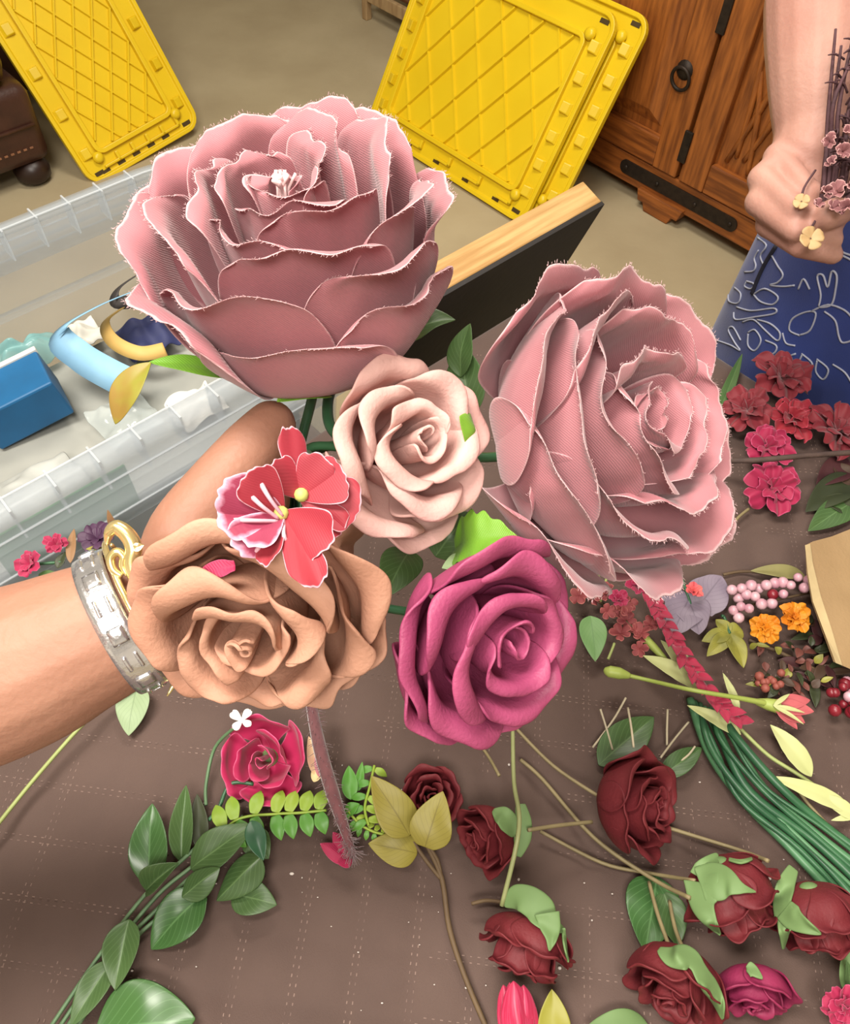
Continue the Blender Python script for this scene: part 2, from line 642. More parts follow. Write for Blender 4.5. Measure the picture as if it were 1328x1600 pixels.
# leaning back on the cabinet: lower edge along the floor, upper edge at the doors
up1 = (P(0, 0.29, 0.50)).normalized()
tote_lid('front yellow plastic tote lid with diamond ribs leaning towards the wooden cabinet', P(-1.725, 1.670, 0.006), frame3(U, up1, U.cross(up1)), 0.74, 0.585, 'yellow tote lids leaning by the cabinet', 5)
tote_lid('rear yellow plastic tote lid mostly hidden behind another lid by the cabinet', P(-1.655, 1.712, 0.006), frame3(U, up1, U.cross(up1)), 0.74, 0.59, 'yellow tote lids leaning by the cabinet')
up2 = (P(-0.20, -0.055, 0.38)).normalized()
xa = (W - up2 * W.dot(up2)).normalized()
tote_lid('lone yellow plastic tote lid with diamond ribs leaning on the brown leather sofa', P(-2.405, 1.005, 0.006), frame3(xa, up2, xa.cross(up2)), 0.43, 0.78, 'yellow tote lids leaning by the sofa', 4)

# ------------------------------------------------------------------ leather sofa
M_lea = mat('brown_leather', (74, 44, 34), 0.42, (54, 31, 24), scale=14, bump=0.6, bscale=160)
M_dark = mat('dark_stained_wood', (44, 26, 20), 0.4, scale=12)
sofa = thing('leather_sofa', 'dark brown leather sofa with stitched seams and turned dark feet', 'sofa', P(-2.46, 0.0, 0), ROOM)
mesh('seat_base', xf(bx(-0.80, 0.0, -1.2, 0.735, 0.07, 0.30), Matrix.Identity(4)), M_lea, sofa, bevel=0.035)
mesh('seat_cushion', bx(-0.80, 0.005, -1.18, 0.70, 0.30, 0.47), M_lea, sofa, bevel=0.05)
mesh('back', bx(-1.15, -0.80, -1.2, 0.735, 0.07, 0.85), M_lea, sofa, bevel=0.06)
mesh('arm', bx(-1.1, -0.40, 0.735, 1.02, 0.07, 0.62), M_lea, sofa, bevel=0.05)
mesh('welt', tube([(0.004, -1.17, 0.19), (0.004, 0.71, 0.19)], 0.006, 6, 8), M_lea, sofa)
M_thr = mat('tan_thread', (150, 104, 74), 0.8)
st = []
for k in range(90):
    y = -1.08 + k * 0.0197
    st.append(bx(-0.002, 0.003, y, y + 0.010, 0.125, 0.130))
mesh('seam_stitching', J(*st), M_thr, sofa, smooth=False, kind='stuff')
for x, y in ((-0.05, 0.67), (-1.05, 0.67), (-0.06, -1.1), (-1.05, -1.1)):
    mesh('foot', xf(lathe([(0.0, 0.0), (0.03, 0.0), (0.052, 0.02), (0.055, 0.045), (0.04, 0.075), (0.0, 0.075)], 18), Matrix.Translation((x, y, 0))), M_dark, sofa)

# ------------------------------------------------------------------ wooden stool at the back
M_beige = wood('beige_wood', (186, 158, 116), (160, 130, 92), (6, 6, 1), 10, 0.6)
M_brown = wood('brown_board', (112, 70, 40), (84, 50, 28), (1, 6, 6), 10, 0.5)
stool = thing('wooden_stool', 'beige wooden stool frame with brown boards standing on the far floor', 'stool', P(-2.62, 2.36, 0), ROOM)
for x in (-0.12, 0.30):
    for y in (-0.16, 0.2):
        mesh('leg', bx(x - 0.014, x + 0.014, y - 0.014, y + 0.014, 0, 0.42), M_beige, stool, smooth=False, bevel=0.003)
for y in (-0.16, 0.2):
    mesh('stretcher', bx(-0.106, 0.286, y - 0.010, y + 0.010, 0.07, 0.115), M_beige, stool, smooth=False, bevel=0.003)
for k in range(4):
    mesh('board', bx(-0.15, 0.33, -0.19 + k * 0.105, -0.19 + k * 0.105 + 0.10, 0.42, 0.44), M_brown, stool, smooth=False, bevel=0.003)
mesh('shelf_board', bx(-0.10, 0.28, -0.14, 0.18, 0.118, 0.13), M_brown, stool, smooth=False, bevel=0.002)

# ------------------------------------------------------------------ table under a quilted cloth
TU0, TU1, TW0, TW1, TZ = -0.528, 0.235, -1.0, 0.80, 0.75
M_plas = mat('grey_table_plastic', (150, 146, 138), 0.6)
tb = thing('folding_table', 'folding table hidden under a brown quilted cloth', 'table', P((TU0 + TU1) / 2, (TW0 + TW1) / 2, 0), ROOM)
hx, hy = (TU1 - TU0) / 2 - 0.006, (TW1 - TW0) / 2 - 0.006
mesh('tabletop', rsweep([(-0.004, 0.70), (0, 0.704), (0, 0.738), (-0.004, 0.742)], hx, hy, 0.05, 5, True, True), M_plas, tb, smooth=False)
for sx in (-1, 1):
    for sy in (-1, 1):
        mesh('leg', tube([(sx * (hx - 0.07), sy * (hy - 0.25), 0.0), (sx * (hx - 0.07), sy * (hy - 0.25), 0.70)], 0.016, 10, 2), M_iron, tb)
QA, QL = R(-4.5), 0.0445
qx = Vector((math.cos(QA), math.sin(QA), 0))
qy = Vector((-math.sin(QA), math.cos(QA), 0))


def quilt(p):
    a, b = p.dot(qx) / QL, p.dot(qy) / QL
    s = (abs(math.sin(math.pi * a)) * abs(math.sin(math.pi * b)))
    h = 0.0045 * s ** 0.42
    h += 0.0030 * nz3(p, 5.0, 3.0) + 0.0016 * nz3(p, 14.0, 9.0) + 0.004 * max(0, 0.12 - abs(nz3(p, 3.2, 21.0))) / 0.12
    return h


M_cloth = mat('brown_cloth', (86, 67, 59), 0.82, (75, 57, 50), scale=9, amt=0.6, detail=5, sheen=0.12, bump=0.35, bscale=900)
hx, hy = (TU1 - TU0) / 2, (TW1 - TW0) / 2
NX, NY, RC = 124, 292, 0.07
V, F_ = [], []
tbm = MW[tb.name]


def cpoint(i, j):
    x, y = -hx + 2 * hx * i / NX, -hy + 2 * hy * j / NY
    dx, dy = abs(x) - (hx - RC), abs(y) - (hy - RC)
    if dx > 0 and dy > 0:
        s = max(dx, dy) / math.hypot(dx, dy)
        x = math.copysign(hx - RC + dx * s, x)
        y = math.copysign(hy - RC + dy * s, y)
    return x, y


for j in range(NY + 1):
    for i in range(NX + 1):
        x, y = cpoint(i, j)
        wp = tbm @ Vector((x, y, 0))
        e = min(1.0, min(hx - abs(x), hy - abs(y)) / 0.02 + 0.25)
        V.append(Vector((x, y, TZ - 0.004 + quilt(wp) * e)))
for j in range(NY):
    for i in range(NX):
        k = j * (NX + 1) + i
        F_.append((k, k + 1, k + NX + 2, k + NX + 1))
border = [(i, 0) for i in range(NX)] + [(NX, j) for j in range(NY)] + [(i, NY) for i in range(NX, 0, -1)] + [(0, j) for j in range(NY, 0, -1)]
prev = [j * (NX + 1) + i for i, j in border]
bp = [cpoint(i, j) for i, j in border]
nb = len(border)
for rI, (off, dz) in enumerate(((0.006, -0.003), (0.010, -0.010), (0.012, -0.03), (0.018, -0.09), (0.024, -0.17), (0.028, -0.26))):
    cur = []
    for k in range(nb):
        a, b = Vector(bp[(k - 3) % nb]), Vector(bp[(k + 3) % nb])
        t = (b - a).normalized()
        nrm = Vector((t.y, -t.x))
        wv = (0.010 * math.sin(k * 0.19) + 0.007 * math.sin(k * 0.083 + 1)) * min(1, max(0, rI - 1) / 3)
        cur.append(len(V))
        V.append(Vector((bp[k][0] + nrm.x * (off + wv), bp[k][1] + nrm.y * (off + wv), TZ - 0.004 + dz)))
    for k in range(nb):
        F_.append((prev[k], cur[k], cur[(k + 1) % nb], prev[(k + 1) % nb]))
    prev = cur
cloth = thing('tablecloth', 'brown quilted cloth with dotted stitching spread over the table', 'tablecloth', P((TU0 + TU1) / 2, (TW0 + TW1) / 2, 0), ROOM)
mesh('quilted_cloth', (V, F_), M_cloth, cloth)
# dotted double stitching along the quilt lines
M_st = mat('pale_thread', (128, 106, 96), 0.8, (92, 73, 66), scale=40, amt=1.0)
dv, df = [], []
inv = tbm.inverted()
for fam in (0, 1):
    A, B = (qx, qy) if fam == 0 else (qy, qx)
    for li in range(-34, 35):
        for off in (-0.0022, 0.0022):
            s = -1.5
            while s < 1.5:
                s += 0.0062
                p = A * s + B * (li * QL + off)
                l = inv @ p
                if abs(l.x) > hx - 0.02 or abs(l.y) > hy - 0.02 or p.y < -0.05 or p.x < -0.6 or p.x > 0.6:
                    continue
                if nz3(p, 7.0, 5.0 + fam) < -0.10:
                    continue
                z = TZ - 0.004 + quilt(p) + 0.0002
                a, b = A * 0.0011, B * 0.0004
                k = len(dv)
                for q in (p - a - b, p + a - b, p + a + b, p - a + b):
                    dv.append(Vector((q.x, q.y, z)))
                dv.append(Vector((p.x, p.y, z + 0.0006)))
                df += [(k, k + 1, k + 4), (k + 1, k + 2, k + 4), (k + 2, k + 3, k + 4), (k + 3, k, k + 4)]
mesh('stitching', (dv, df), M_st, cloth, world=True, kind='stuff')
# lint flecks
M_lint = mat('white_lint', (214, 204, 196), 0.8)
dv = []
for k in range(70):
    px, py = random.uniform(20, 1310), random.uniform(1150, 1595)
    p = atz(px, py, TZ)
    s = random.choice((0.0004, 0.0005, 0.0006, 0.0008, 0.0013))
    dv.append(ell((p.x, p.y, TZ - 0.004 + quilt(p) + s * 0.6), (s * random.uniform(0.7, 1.8), s, s * 0.7), 6, 4))
mesh('lint_fleck', J(*dv), M_lint, world=True, label='tiny white lint flecks scattered on the brown quilted cloth', cat='lint', kind='stuff')

# ------------------------------------------------------------------ bench and see-through bin
M_pinet = wood('pale_pine', (196, 160, 104), (166, 126, 72), (1.0, 16, 16), 7, 0.6, 0.9)
bench = thing('wooden_bench', 'plain wooden bench carrying the clear plastic bin', 'bench', P(-0.85, 0.13, 0), ROOM)
for k in range(4):
    mesh('plank', bx(-0.21 + k * 0.106, -0.21 + k * 0.106 + 0.102, -0.40, 0.37, 0.385, 0.415), M_brown, bench, smooth=False, bevel=0.003)
for sx in (-0.17, 0.17):
    for sy in (-0.35, 0.32):
        mesh('leg', bx(sx - 0.022, sx + 0.022, sy - 0.022, sy + 0.022, 0, 0.385), M_brown, bench, smooth=False, bevel=0.003)
M_bin = clear_mat('cloudy_plastic', (208, 216, 222), 0.24, 0.3, 0.45)
M_rim = clear_mat('cloudy_rim', (204, 212, 218), 0.34, 0.3, 0.45)
M_rib = clear_mat('cloudy_rib', (222, 228, 232), 0.5, 0.3, 0.3)
BC = P(-0.838, 0.115, 0.418)
binn = thing('storage_bin', 'cloudy see-through plastic storage bin with ribbed rim full of craft supplies', 'bin', BC, ROOM)
BX, BY = 0.205, 0.365
mesh('body', rsweep([(-0.035, 0.0), (-0.03, 0.004), (-0.004, 0.33), (0.0, 0.375)], BX, BY, 0.06, 6, True), M_bin, binn, solid=0.0025)
mesh('rim', rsweep([(0.0, 0.375), (0.006, 0.382), (0.022, 0.380), (0.027, 0.366), (0.028, 0.335), (0.040, 0.331), (0.042, 0.300), (0.040, 0.296)], BX, BY, 0.06, 6), M_rim, binn, solid=0.0022)
for k in range(13):
    y = -BY + 0.075 + k * (2 * BY - 0.15) / 12
    for sx in (-1, 1):
        x0, x1 = sorted((sx * (BX - 0.002), sx * (BX + 0.026)))
        mesh('rim_rib', bx(x0, x1, y - 0.0012, y + 0.0012, 0.338, 0.3835), M_rib, binn, smooth=False)
for k in range(6):
    x = -BX + 0.075 + k * (2 * BX - 0.15) / 5
    mesh('rim_rib', bx(x - 0.0012, x + 0.0012, BY - 0.002, BY + 0.026, 0.338, 0.3835), M_rib, binn, smooth=False)

for off, z in ((0.004, 0.383), (0.0275, 0.350), (0.0415, 0.315)):
    loop = rrect(BX + off, BY + off, 0.06, 6)
    mesh('rim_edge', tube([(x, y, z) for x, y, _, _ in loop], 0.0016, 6, 1, True, smooth=False), M_rib, binn)
mesh('wall_ledge', rsweep([(-0.006, 0.26), (0.004, 0.262), (0.004, 0.268), (-0.006, 0.27)], BX, BY, 0.06, 6), M_rim, binn)

# things inside the bin (z measured in the room)
def inroom(name, vf, m, label, cat, **k):
    vv = [U * v.x + W * v.y + Vector((0, 0, v.z)) for v in map(Vector, vf[0])]
    c = sum(vv, Vector()) / len(vv)
    c.z = min(v.z for v in vv)
    return mesh(name, (vv,) + tuple(vf[1:]), m, world=True, loc=c, label=label, cat=cat, **k)


def px_room(x, y, z):
    return toroom(atz(x, y, z))


M_blue = mat('blue_card', (22, 96, 146), 0.5, scale=20)
M_lblue = mat('light_blue_ribbon', (142, 186, 212), 0.6, (118, 164, 196), scale=16)
M_tanr = mat('tan_ribbon', (206, 172, 98), 0.6, (178, 140, 74), scale=16)
M_navy = mat('navy_cloth', (42, 48, 92), 0.7)
M_black = mat('black_strap', (48, 42, 40), 0.6)
M_teal = clear_mat('teal_bag', (150, 200, 200), 0.55, 0.2, 0.3)
M_bag = clear_mat('clear_bag', (214, 224, 222), 0.28, 0.12, 0.2)
M_white = mat('white_paper', (226, 224, 216), 0.7)
M_green = mat('green_paper', (112, 160, 112), 0.6, (90, 140, 96), scale=30)
M_cart = mat('cardboard_inside', (176, 160, 136), 0.8, scale=10)

# packing fills the lower bin
c0 = toroom(BC)
cx0, cy0 = c0.x, c0.y
inroom('packing_box', bx(cx0 - 0.15, cx0 + 0.14, cy0 - 0.31, cy0 + 0.30, 0.426, 0.62), mat('grey_card', (158, 158, 150), 0.8, (132, 134, 128), scale=12), 'grey cardboard box filling the lower part of the clear bin', 'box', smooth=False, bevel=0.006)
q = px_room(45, 618, 0.67)
bb = thing('gift_box', 'small bright blue box with pale lid edge inside the clear bin', 'box', P(q.x, q.y, 0.622), Matrix.Rotation(-UA + R(-10), 3, 'Z') @ Matrix.Rotation(R(9), 3, 'X'))
mesh('box_body', bx(-0.045, 0.03, -0.06, 0.045, 0.012, 0.075), M_blue, bb, smooth=False, bevel=0.003)
mesh('lid_edge', bx(-0.046, -0.038, -0.062, 0.046, 0.070, 0.078), M_white, bb, smooth=False, bevel=0.001)


def crumple(c, sx, sy, sz, seed, n=12):

    def fn(a, b):
        x, y = (a - 0.5) * 2, (b - 0.5) * 2
        p = Vector((c[0] + sx * x, c[1] + sy * y, 0))
        z = c[2] + sz * (1 - max(abs(x), abs(y)) ** 2) + sz * 0.9 * nz3((x * 1.7, y * 1.7, seed), 1.3, seed)
        p.x += sx * 0.18 * nz3((x, y, 5), 1.5, seed)
        p.y += sy * 0.18 * nz3((x, y, 8), 1.5, seed)
        p.z = z
        return p
    return grid(n, n, fn)


inroom('gift_bag', crumple((cx0 - 0.152, cy0 + 0.045, 0.650), 0.022, 0.050, 0.028, 2), M_teal, 'pale teal plastic bag beside the blue box in the bin', 'bag', solid=0.001, sub=1)
inroom('plastic_bag', crumple((cx0 + 0.034, cy0 + 0.090, 0.640), 0.042, 0.040, 0.014, 4), M_bag, 'crumpled clear plastic bag in the middle of the bin', 'bag', solid=0.001, sub=1)


def ribbon(pxs, wd, name, m, label, inbin=False):
    pts = [Vector((cx0 + x, cy0 + y, zz)) if inbin else px_room(x, y, zz) for x, y, zz in pxs]
    c = spline(pts, 8)
    n = len(c) - 1
    def fn(a, b):
        i = min(int(b * n + 0.5), n)
        t = c[min(i + 1, n)] - c[max(i - 1, 0)]
        d = Vector((-t.y, t.x, 0)).normalized() * 0.8 + Vector((0, 0, 0.6))
        return c[i] + d * ((a - 0.5) * wd)
    return inroom(name, grid(2, n, fn), m, label, 'ribbon', solid=0.0012)


ribbon([(235, 445, .725), (150, 480, .725), (92, 520, .715), (124, 556, .695), (170, 584, .685), (212, 604, .68)], 0.042, 'wide_ribbon', M_lblue, 'wide light blue ribbon looped inside the clear bin')
ribbon([(190, 482, .69), (164, 505, .69), (178, 534, .685), (218, 552, .68), (258, 546, .675)], 0.020, 'narrow_ribbon', M_tanr, 'narrow tan ribbon curling inside the clear bin')
ribbon([(-.160, .310, .685), (-.166, .255, .685), (-.162, .205, .680), (-.148, .190, .672), (-.140, .215, .664)], 0.020, 'bag_strap', M_black, 'dark webbing strap looped against the far wall of the bin', True)
inroom('folded_cloth', crumple((cx0 - 0.088, cy0 + 0.197, 0.642), 0.038, 0.040, 0.020, 8), M_navy, 'navy folded cloth under ribbons in the clear bin', 'cloth', solid=0.002, sub=1)
inroom('paper_sheet', crumple((cx0 + 0.070, cy0 + 0.180, 0.634), 0.032, 0.036, 0.012, 11), M_white, 'white crumpled paper near the rim inside the bin', 'paper', solid=0.0008, sub=1)
inroom('paper_bag', crumple((cx0 + 0.070, cy0 - 0.060, 0.640), 0.038, 0.065, 0.016, 15), mat('grey_bag', (176, 178, 172), 0.6), 'grey paper bag beside the blue box at the near bin wall', 'bag', solid=0.001, sub=1)
inroom('tissue_paper', crumple((cx0 - 0.148, cy0 + 0.130, 0.642), 0.028, 0.027, 0.016, 19), mat('white_tissue', (206, 204, 194), 0.8, (186, 184, 174), scale=20), 'off-white tissue paper by the far wall of the bin', 'paper', solid=0.001, sub=1)
gq0, gq1 = px_room(-20, 850, 0.745), px_room(178, 712, 0.745)
inroom('green_card', bx(cx0 + BX + 0.0015, cx0 + BX + 0.004, gq0.y, gq1.y, 0.6865, 0.7545), mat('green_card_print', (66, 146, 78), 0.6), 'green printed card standing against the near wall of the bin', 'card', smooth=False)

# ------------------------------------------------------------------ pine-edged black panel leaning on the table
M_blk = mat('black_panel', (26, 22, 22), 0.6, (34, 30, 28), scale=20, bump=0.3)
dn = (P(-0.28, 0, -0.80)).normalized()
pz = W
px_ = dn.cross(pz)                                # away from the viewer, across the thickness
if px_.dot(U) > 0:
    px_ = -px_
top = P(-0.572, 0.525, 0.800)
pan = thing('framed_panel', 'black panel with a pale pine edge leaning on the table corner', 'panel', top + dn * 0.845, frame3(W, -dn, W.cross(-dn)))
pm = MW[pan.name].inverted()


def pbox(a0, a1, h0, h1, t0, t1):
    """a along W, h down the panel, t through the thickness away from the viewer."""
    v, f = bx(a0, a1, h0, h1, t0, t1)
    return [top + W * q.x + dn * q.y + px_ * q.z for q in v], f


mesh('black_face', pbox(0.0, 0.352, 0.0, 0.835, 0.0, 0.006), M_blk, pan, world=True, smooth=False)
mesh('pine_edge', pbox(0.0, 0.352, 0.0, 0.03, 0.006, 0.046), M_pinet, pan, world=True, smooth=False, bevel=0.002)
mesh('pine_edge', pbox(0.0, 0.352, 0.805, 0.835, 0.006, 0.046), M_pinet, pan, world=True, smooth=False, bevel=0.002)
mesh('pine_edge', pbox(0.0, 0.03, 0.03, 0.805, 0.006, 0.046), M_pinet, pan, world=True, smooth=False, bevel=0.002)
mesh('pine_edge', pbox(0.322, 0.352, 0.03, 0.805, 0.006, 0.046), M_pinet, pan, world=True, smooth=False, bevel=0.002)
# ------------------------------------------------------------------ flower and leaf makers
def bez(p0, p1, p2, p3, t):
    s = 1 - t
    return (s ** 3 * p0[0] + 3 * s * s * t * p1[0] + 3 * s * t * t * p2[0] + t ** 3 * p3[0],
            s ** 3 * p0[1] + 3 * s * s * t * p1[1] + 3 * s * t * t * p2[1] + t ** 3 * p3[1])


def petal(az, wd, r, h, lipr=0.12, lipa=70, base=0.10, z0=0.0, belly=0.85, sp=0.05, tip=0.12, wob=0.03, side=0.05,
          flat=0.5, seed=0, nu=18, nv=16, jag=0.0, Rr=1.0, lean=0.0, fold=0.0, tp=2.6, rnd_=0.38, pt=0.0, crk=0.014):
    """Cupped petal: part of a bowl of rim radius r and height h whose rim rolls outwards by lipa degrees.
    az, wd in degrees (centre and half width). Lengths are multiples of Rr."""
    rnd = random.Random(seed * 7919 + 13)
    ph = [rnd.uniform(0, 6.28) for _ in range(8)]
    vl = 0.72
    hh = max(h - lipr, 0.05)
    jj = [rnd.uniform(-1, 1) for _ in range(nu + 1)]

    def fn(a, b):
        u = a * 2 - 1
        au = abs(u)
        top = 1 - tip * au ** tp + jag * jj[int(round(a * nu))] + wob * 0.6 * math.sin(2.3 * u + ph[0]) * (0.5 + 0.5 * b)
        top += pt * math.exp(-(u / 0.22) ** 2) * b
        v = b * top
        if v < vl:
            rho, z = bez((base, z0), (r * belly, z0 + 0.02), (r * 0.99, z0 + (hh - z0) * 0.55), (r, hh), v / vl)
        else:
            t = (v - vl) / (1 - vl)
            ang = R(lipa) * t
            rho = r + lipr * (1 - math.cos(ang))
            z = hh + lipr * math.sin(ang)
        half = R(wd) * (0.62 + 0.38 * math.sin(min(1, b * 1.25) * math.pi / 2))
        half *= 1 - rnd_ * max(0, (b - 0.55) / 0.45) ** 2
        th = u * half
        rho *= 1 + flat * (1 / max(0.35, math.cos(th * 0.62)) - 1) * b
        rho += sp * u * b * 1.0
        rho += side * max(0, (au - 0.6) / 0.4) ** 2 * b
        rho += wob * b * (math.sin(3.1 * u + 2.0 * b + ph[1]) + 0.6 * math.sin(6.2 * u + ph[2]))
        z += wob * b * b * (0.9 * math.sin(2.7 * u + ph[3]) + 0.5 * math.sin(6.9 * u + ph[4]))
        cn = crk * b * nz3((u * 2.6, b * 3.2, seed * 3.7), 1.0, 0.0) + crk * 0.5 * b * nz3((u * 6.0, b * 4.0, seed * 1.9), 1.0, 7.0)
        rho += cn
        z += cn * 0.5
        if fold:
            z -= fold * max(0, (b - 0.6) / 0.4) ** 2 * max(0, math.cos(u * 2.2))
        z -= lean * rho * b
        A = R(az) + th
        return Vector((rho * math.cos(A), rho * math.sin(A), z)) * Rr
    return grid(nu, nv, fn)


def rose_frame(axis, up=None):
    z = Vector(axis).normalized()
    if up is None:
        up = camdir(0, 1, 0)
    y = (up - z * up.dot(z))
    if y.length < 1e-4:
        y = z.orthogonal()
    y.normalize()
    x = y.cross(z)
    return frame3(x, y, z)


def make_rose(name, label, cat, base, axis, Rr, petals, m, thick=0.0006, group=None, up=None, sub=1, mbud=None, calyx=None, nu=18, nv=16, floor=None, fray=False):
    rot = rose_frame(axis, up)
    base = Vector(base)
    shapes = []
    for i, pdict in enumerate(petals):
        d = dict(pdict)
        d.setdefault('seed', i + len(label))
        d.setdefault('nu', nu)
        d.setdefault('nv', nv)
        shapes.append(petal(Rr=Rr, **d))
    if floor is not None:                       # rest on the table
        mz = min((rot @ v).z for s in shapes for v in s[0]) + base.z
        base = base + Vector((0, 0, floor - mz + thick * 0.5))
    t = thing(name, label, cat, base, rot, group)
    for s in shapes:
        mesh('petal', s, m, t, solid=thick, sub=sub)
    if fray:
        rf2 = random.Random(len(label))
        fr_ = []
        for s in shapes:
            row = (nu + 1) * nv
            for k in range(nu + 1):
                for _ in range(2):
                    a_ = s[0][row + k].lerp(s[0][row + min(k + 1, nu)], rf2.random())
                    d_ = (s[0][row + k] - s[0][row - nu - 1 + k]).normalized()
                    d_ = (d_ + Vector((rf2.uniform(-1, 1), rf2.uniform(-1, 1), rf2.uniform(-1, 1))) * 0.6).normalized()
                    fr_.append(tube([a_, a_ + d_ * rf2.uniform(0.0006, 0.0021)], [0.00014, 0.00007], 3, 1, smooth=False))
        mesh('frayed_threads', J(*fr_), mat('fray_thread', (228, 190, 192), 0.8), t, kind='stuff')
    if calyx:
        cm, cr, drop = calyx
        for k in range(5):
            mesh('sepal', sepal(k * 72 + 15, cr, drop), cm, t, solid=0.0008, sub=1)
        mesh('calyx_cup', xf(lathe([(0.0, -0.10 * Rr), (0.10 * Rr, -0.08 * Rr), (0.16 * Rr, 0.0), (0.20 * Rr, 0.06 * Rr)], 14), Matrix.Identity(4)), cm, t)
    return t


def sepal(az, L_, drop):
    def fn(a, b):
        u = a * 2 - 1
        w = (0.34 * (1 - b) ** 0.6 * (0.5 + b * 1.4)) * L_ * 0.8
        A = R(az)
        rad = 0.1 * L_ + b * L_
        z = drop * L_ * b * b + 0.05 * L_ * math.sin(b * 5)
        x = Vector((math.cos(A), math.sin(A), 0))
        y = Vector((-math.sin(A), math.cos(A), 0))
        return x * rad + y * (u * w) + Vector((0, 0, z))
    return grid(6, 8, fn)


def leaf_grid(base, tip, width, normal=(0, 0, 1), arch=0.1, fold=0.12, curl=0.0, side=0.0, shape=1.0, serr=0.0, nu=8, nv=14, wob=0.03, seed=0, blunt=0.0, nserr=9):
    """Leaf from base to tip; arch lifts the middle along the normal, fold raises both halves, all relative to length."""
    base, tip = Vector(base), Vector(tip)
    d = tip - base
    L_ = d.length
    d.normalize()
    n = Vector(normal)
    n = (n - d * n.dot(d)).normalized()
    s = n.cross(d)
    rnd = random.Random(seed)
    p1, p2 = rnd.uniform(0, 6), rnd.uniform(0, 6)

    def fn(a, b):
        u = a * 2 - 1
        t = b
        prof = (math.sin(math.pi * min(1, t ** (0.75 * shape)))) ** 0.8
        if blunt:
            prof = max(prof, blunt * (1 - t ** 6))
        w = width * 0.5 * max(prof, 0.02 if t < 1 else 0.0)
        if serr:
            w *= 1 + serr * (abs(((t * nserr) % 1.0) - 0.5) * 2 - 0.5)
        p = base + d * (L_ * t)
        p += n * (L_ * arch * math.sin(math.pi * t) + L_ * curl * t * t)
        p += s * (w * u + L_ * side * t * t)
        p += n * (width * fold * abs(u) * prof + width * wob * math.sin(5 * t + 2.2 * u + p1) * prof + width * wob * 0.6 * math.sin(9 * t - 3 * u + p2) * prof)
        return p
    return grid(nu, nv, fn)


def flat_petal(L_, wd, cup=0.15, tipw=0.9, notch=0.12, ruffle=0.05, basew=0.12, seed=0, curl=0.0, nu=12, nv=10, lobes=7):
    """Flat petal along +x from the origin with a frayed outer end; z is up."""
    rnd = random.Random(seed)
    p1, p2 = rnd.uniform(0, 6), rnd.uniform(0, 6)
    jj = [rnd.uniform(-1, 1) for _ in range(nu + 1)]

    def fn(a, b):
        u = a * 2 - 1
        w = wd * (basew + (tipw - basew) * math.sin(min(1, b ** 0.9) * math.pi / 2)) * 0.5
        if b > 0.8:
            w *= 1 - 0.25 * ((b - 0.8) / 0.2) ** 2
        x = L_ * b * (1 - 0.12 * u * u * b) + (notch * L_ * 0.5 * jj[int(round(a * nu))] * b ** 4)
        y = w * u
        z = cup * L_ * math.sin(b * 1.9) * 0.6 + curl * L_ * b * b
        z += ruffle * L_ * b * (math.sin(lobes * 0.5 * u + p1) + 0.6 * math.sin(lobes * u + p2 + 2 * b))
        return Vector((x, y, z))
    return grid(nu, nv, fn)


def radial(vf, az, tilt, origin=(0, 0, 0), spin=0.0):
    m = Matrix.Translation(origin) @ Matrix.Rotation(R(az), 4, 'Z') @ Matrix.Rotation(R(-tilt), 4, 'Y') @ Matrix.Rotation(R(spin), 4, 'X')
    return xf(vf, m)


def stem(parent, pts, rad, m, name='stem', n=7, seg=6):
    return mesh(name, tube(pts, rad, n, seg), m, parent, world=True)


def ring(n, az0, wd, r, h, jitter=6, seed=0, **k):
    rnd = random.Random(seed)
    return [dict(az=az0 + i * 360.0 / n + rnd.uniform(-jitter, jitter), wd=wd * rnd.uniform(0.92, 1.08), r=r * rnd.uniform(0.96, 1.04), h=h * rnd.uniform(0.96, 1.04), **k) for i in range(n)]


# petal, leaf and stem materials
M_silk = mat('dusty_pink_silk', (198, 136, 142), 0.62, (178, 112, 120), scale=9, amt=0.6, sheen=0.35, edge=(226, 184, 186), edge_w=0.022, trans=0.22, weave=0.10, spec=0.3)
M_peach = mat('peach_foam', (198, 152, 128), 0.62, (184, 132, 108), scale=14, amt=0.6, bump=0.35, bscale=500, trans=0.12, spec=0.3)
M_mauve = mat('mauve_foam', (222, 184, 174), 0.62, (206, 160, 152), scale=14, amt=0.6, bump=0.35, bscale=500, trans=0.12, spec=0.3)
M_purp = mat('plum_foam', (170, 76, 112), 0.5, (150, 60, 97), scale=12, amt=0.6, bump=0.35, bscale=500, trans=0.06, spec=0.4)
M_red = mat('dark_red_foam', (118, 43, 47), 0.6, (96, 30, 37), scale=16, amt=0.6, bump=0.35, bscale=400, trans=0.05, spec=0.3)
M_plum2 = mat('raspberry_foam', (150, 48, 84), 0.55, (126, 36, 70), scale=16, bump=0.3, bscale=400, trans=0.05, spec=0.3)
M_hot = mat('hot_pink_cloth', (184, 34, 84), 0.6, (150, 20, 64), scale=18, sheen=0.2, edge=(200, 76, 118), edge_w=0.05, trans=0.15, weave=0.1)
M_crim = mat('crimson_cloth', (176, 40, 56), 0.6, (140, 24, 42), scale=20, sheen=0.2, edge=(196, 60, 84), edge_w=0.05, trans=0.12)
M_lily = mat('red_cloth_frayed', (168, 42, 56), 0.6, (146, 30, 48), scale=18, sheen=0.2, edge=(232, 176, 188), edge_w=0.03, trans=0.15, weave=0.03)
M_lily2 = mat('pale_red_cloth_frayed', (166, 58, 92), 0.6, (140, 36, 66), scale=40, sheen=0.2, edge=(230, 182, 206), edge_w=0.16, trans=0.15, weave=0.03)
M_sage = mat('sage_foam', (108, 136, 84), 0.65, (97, 124, 74), scale=14)
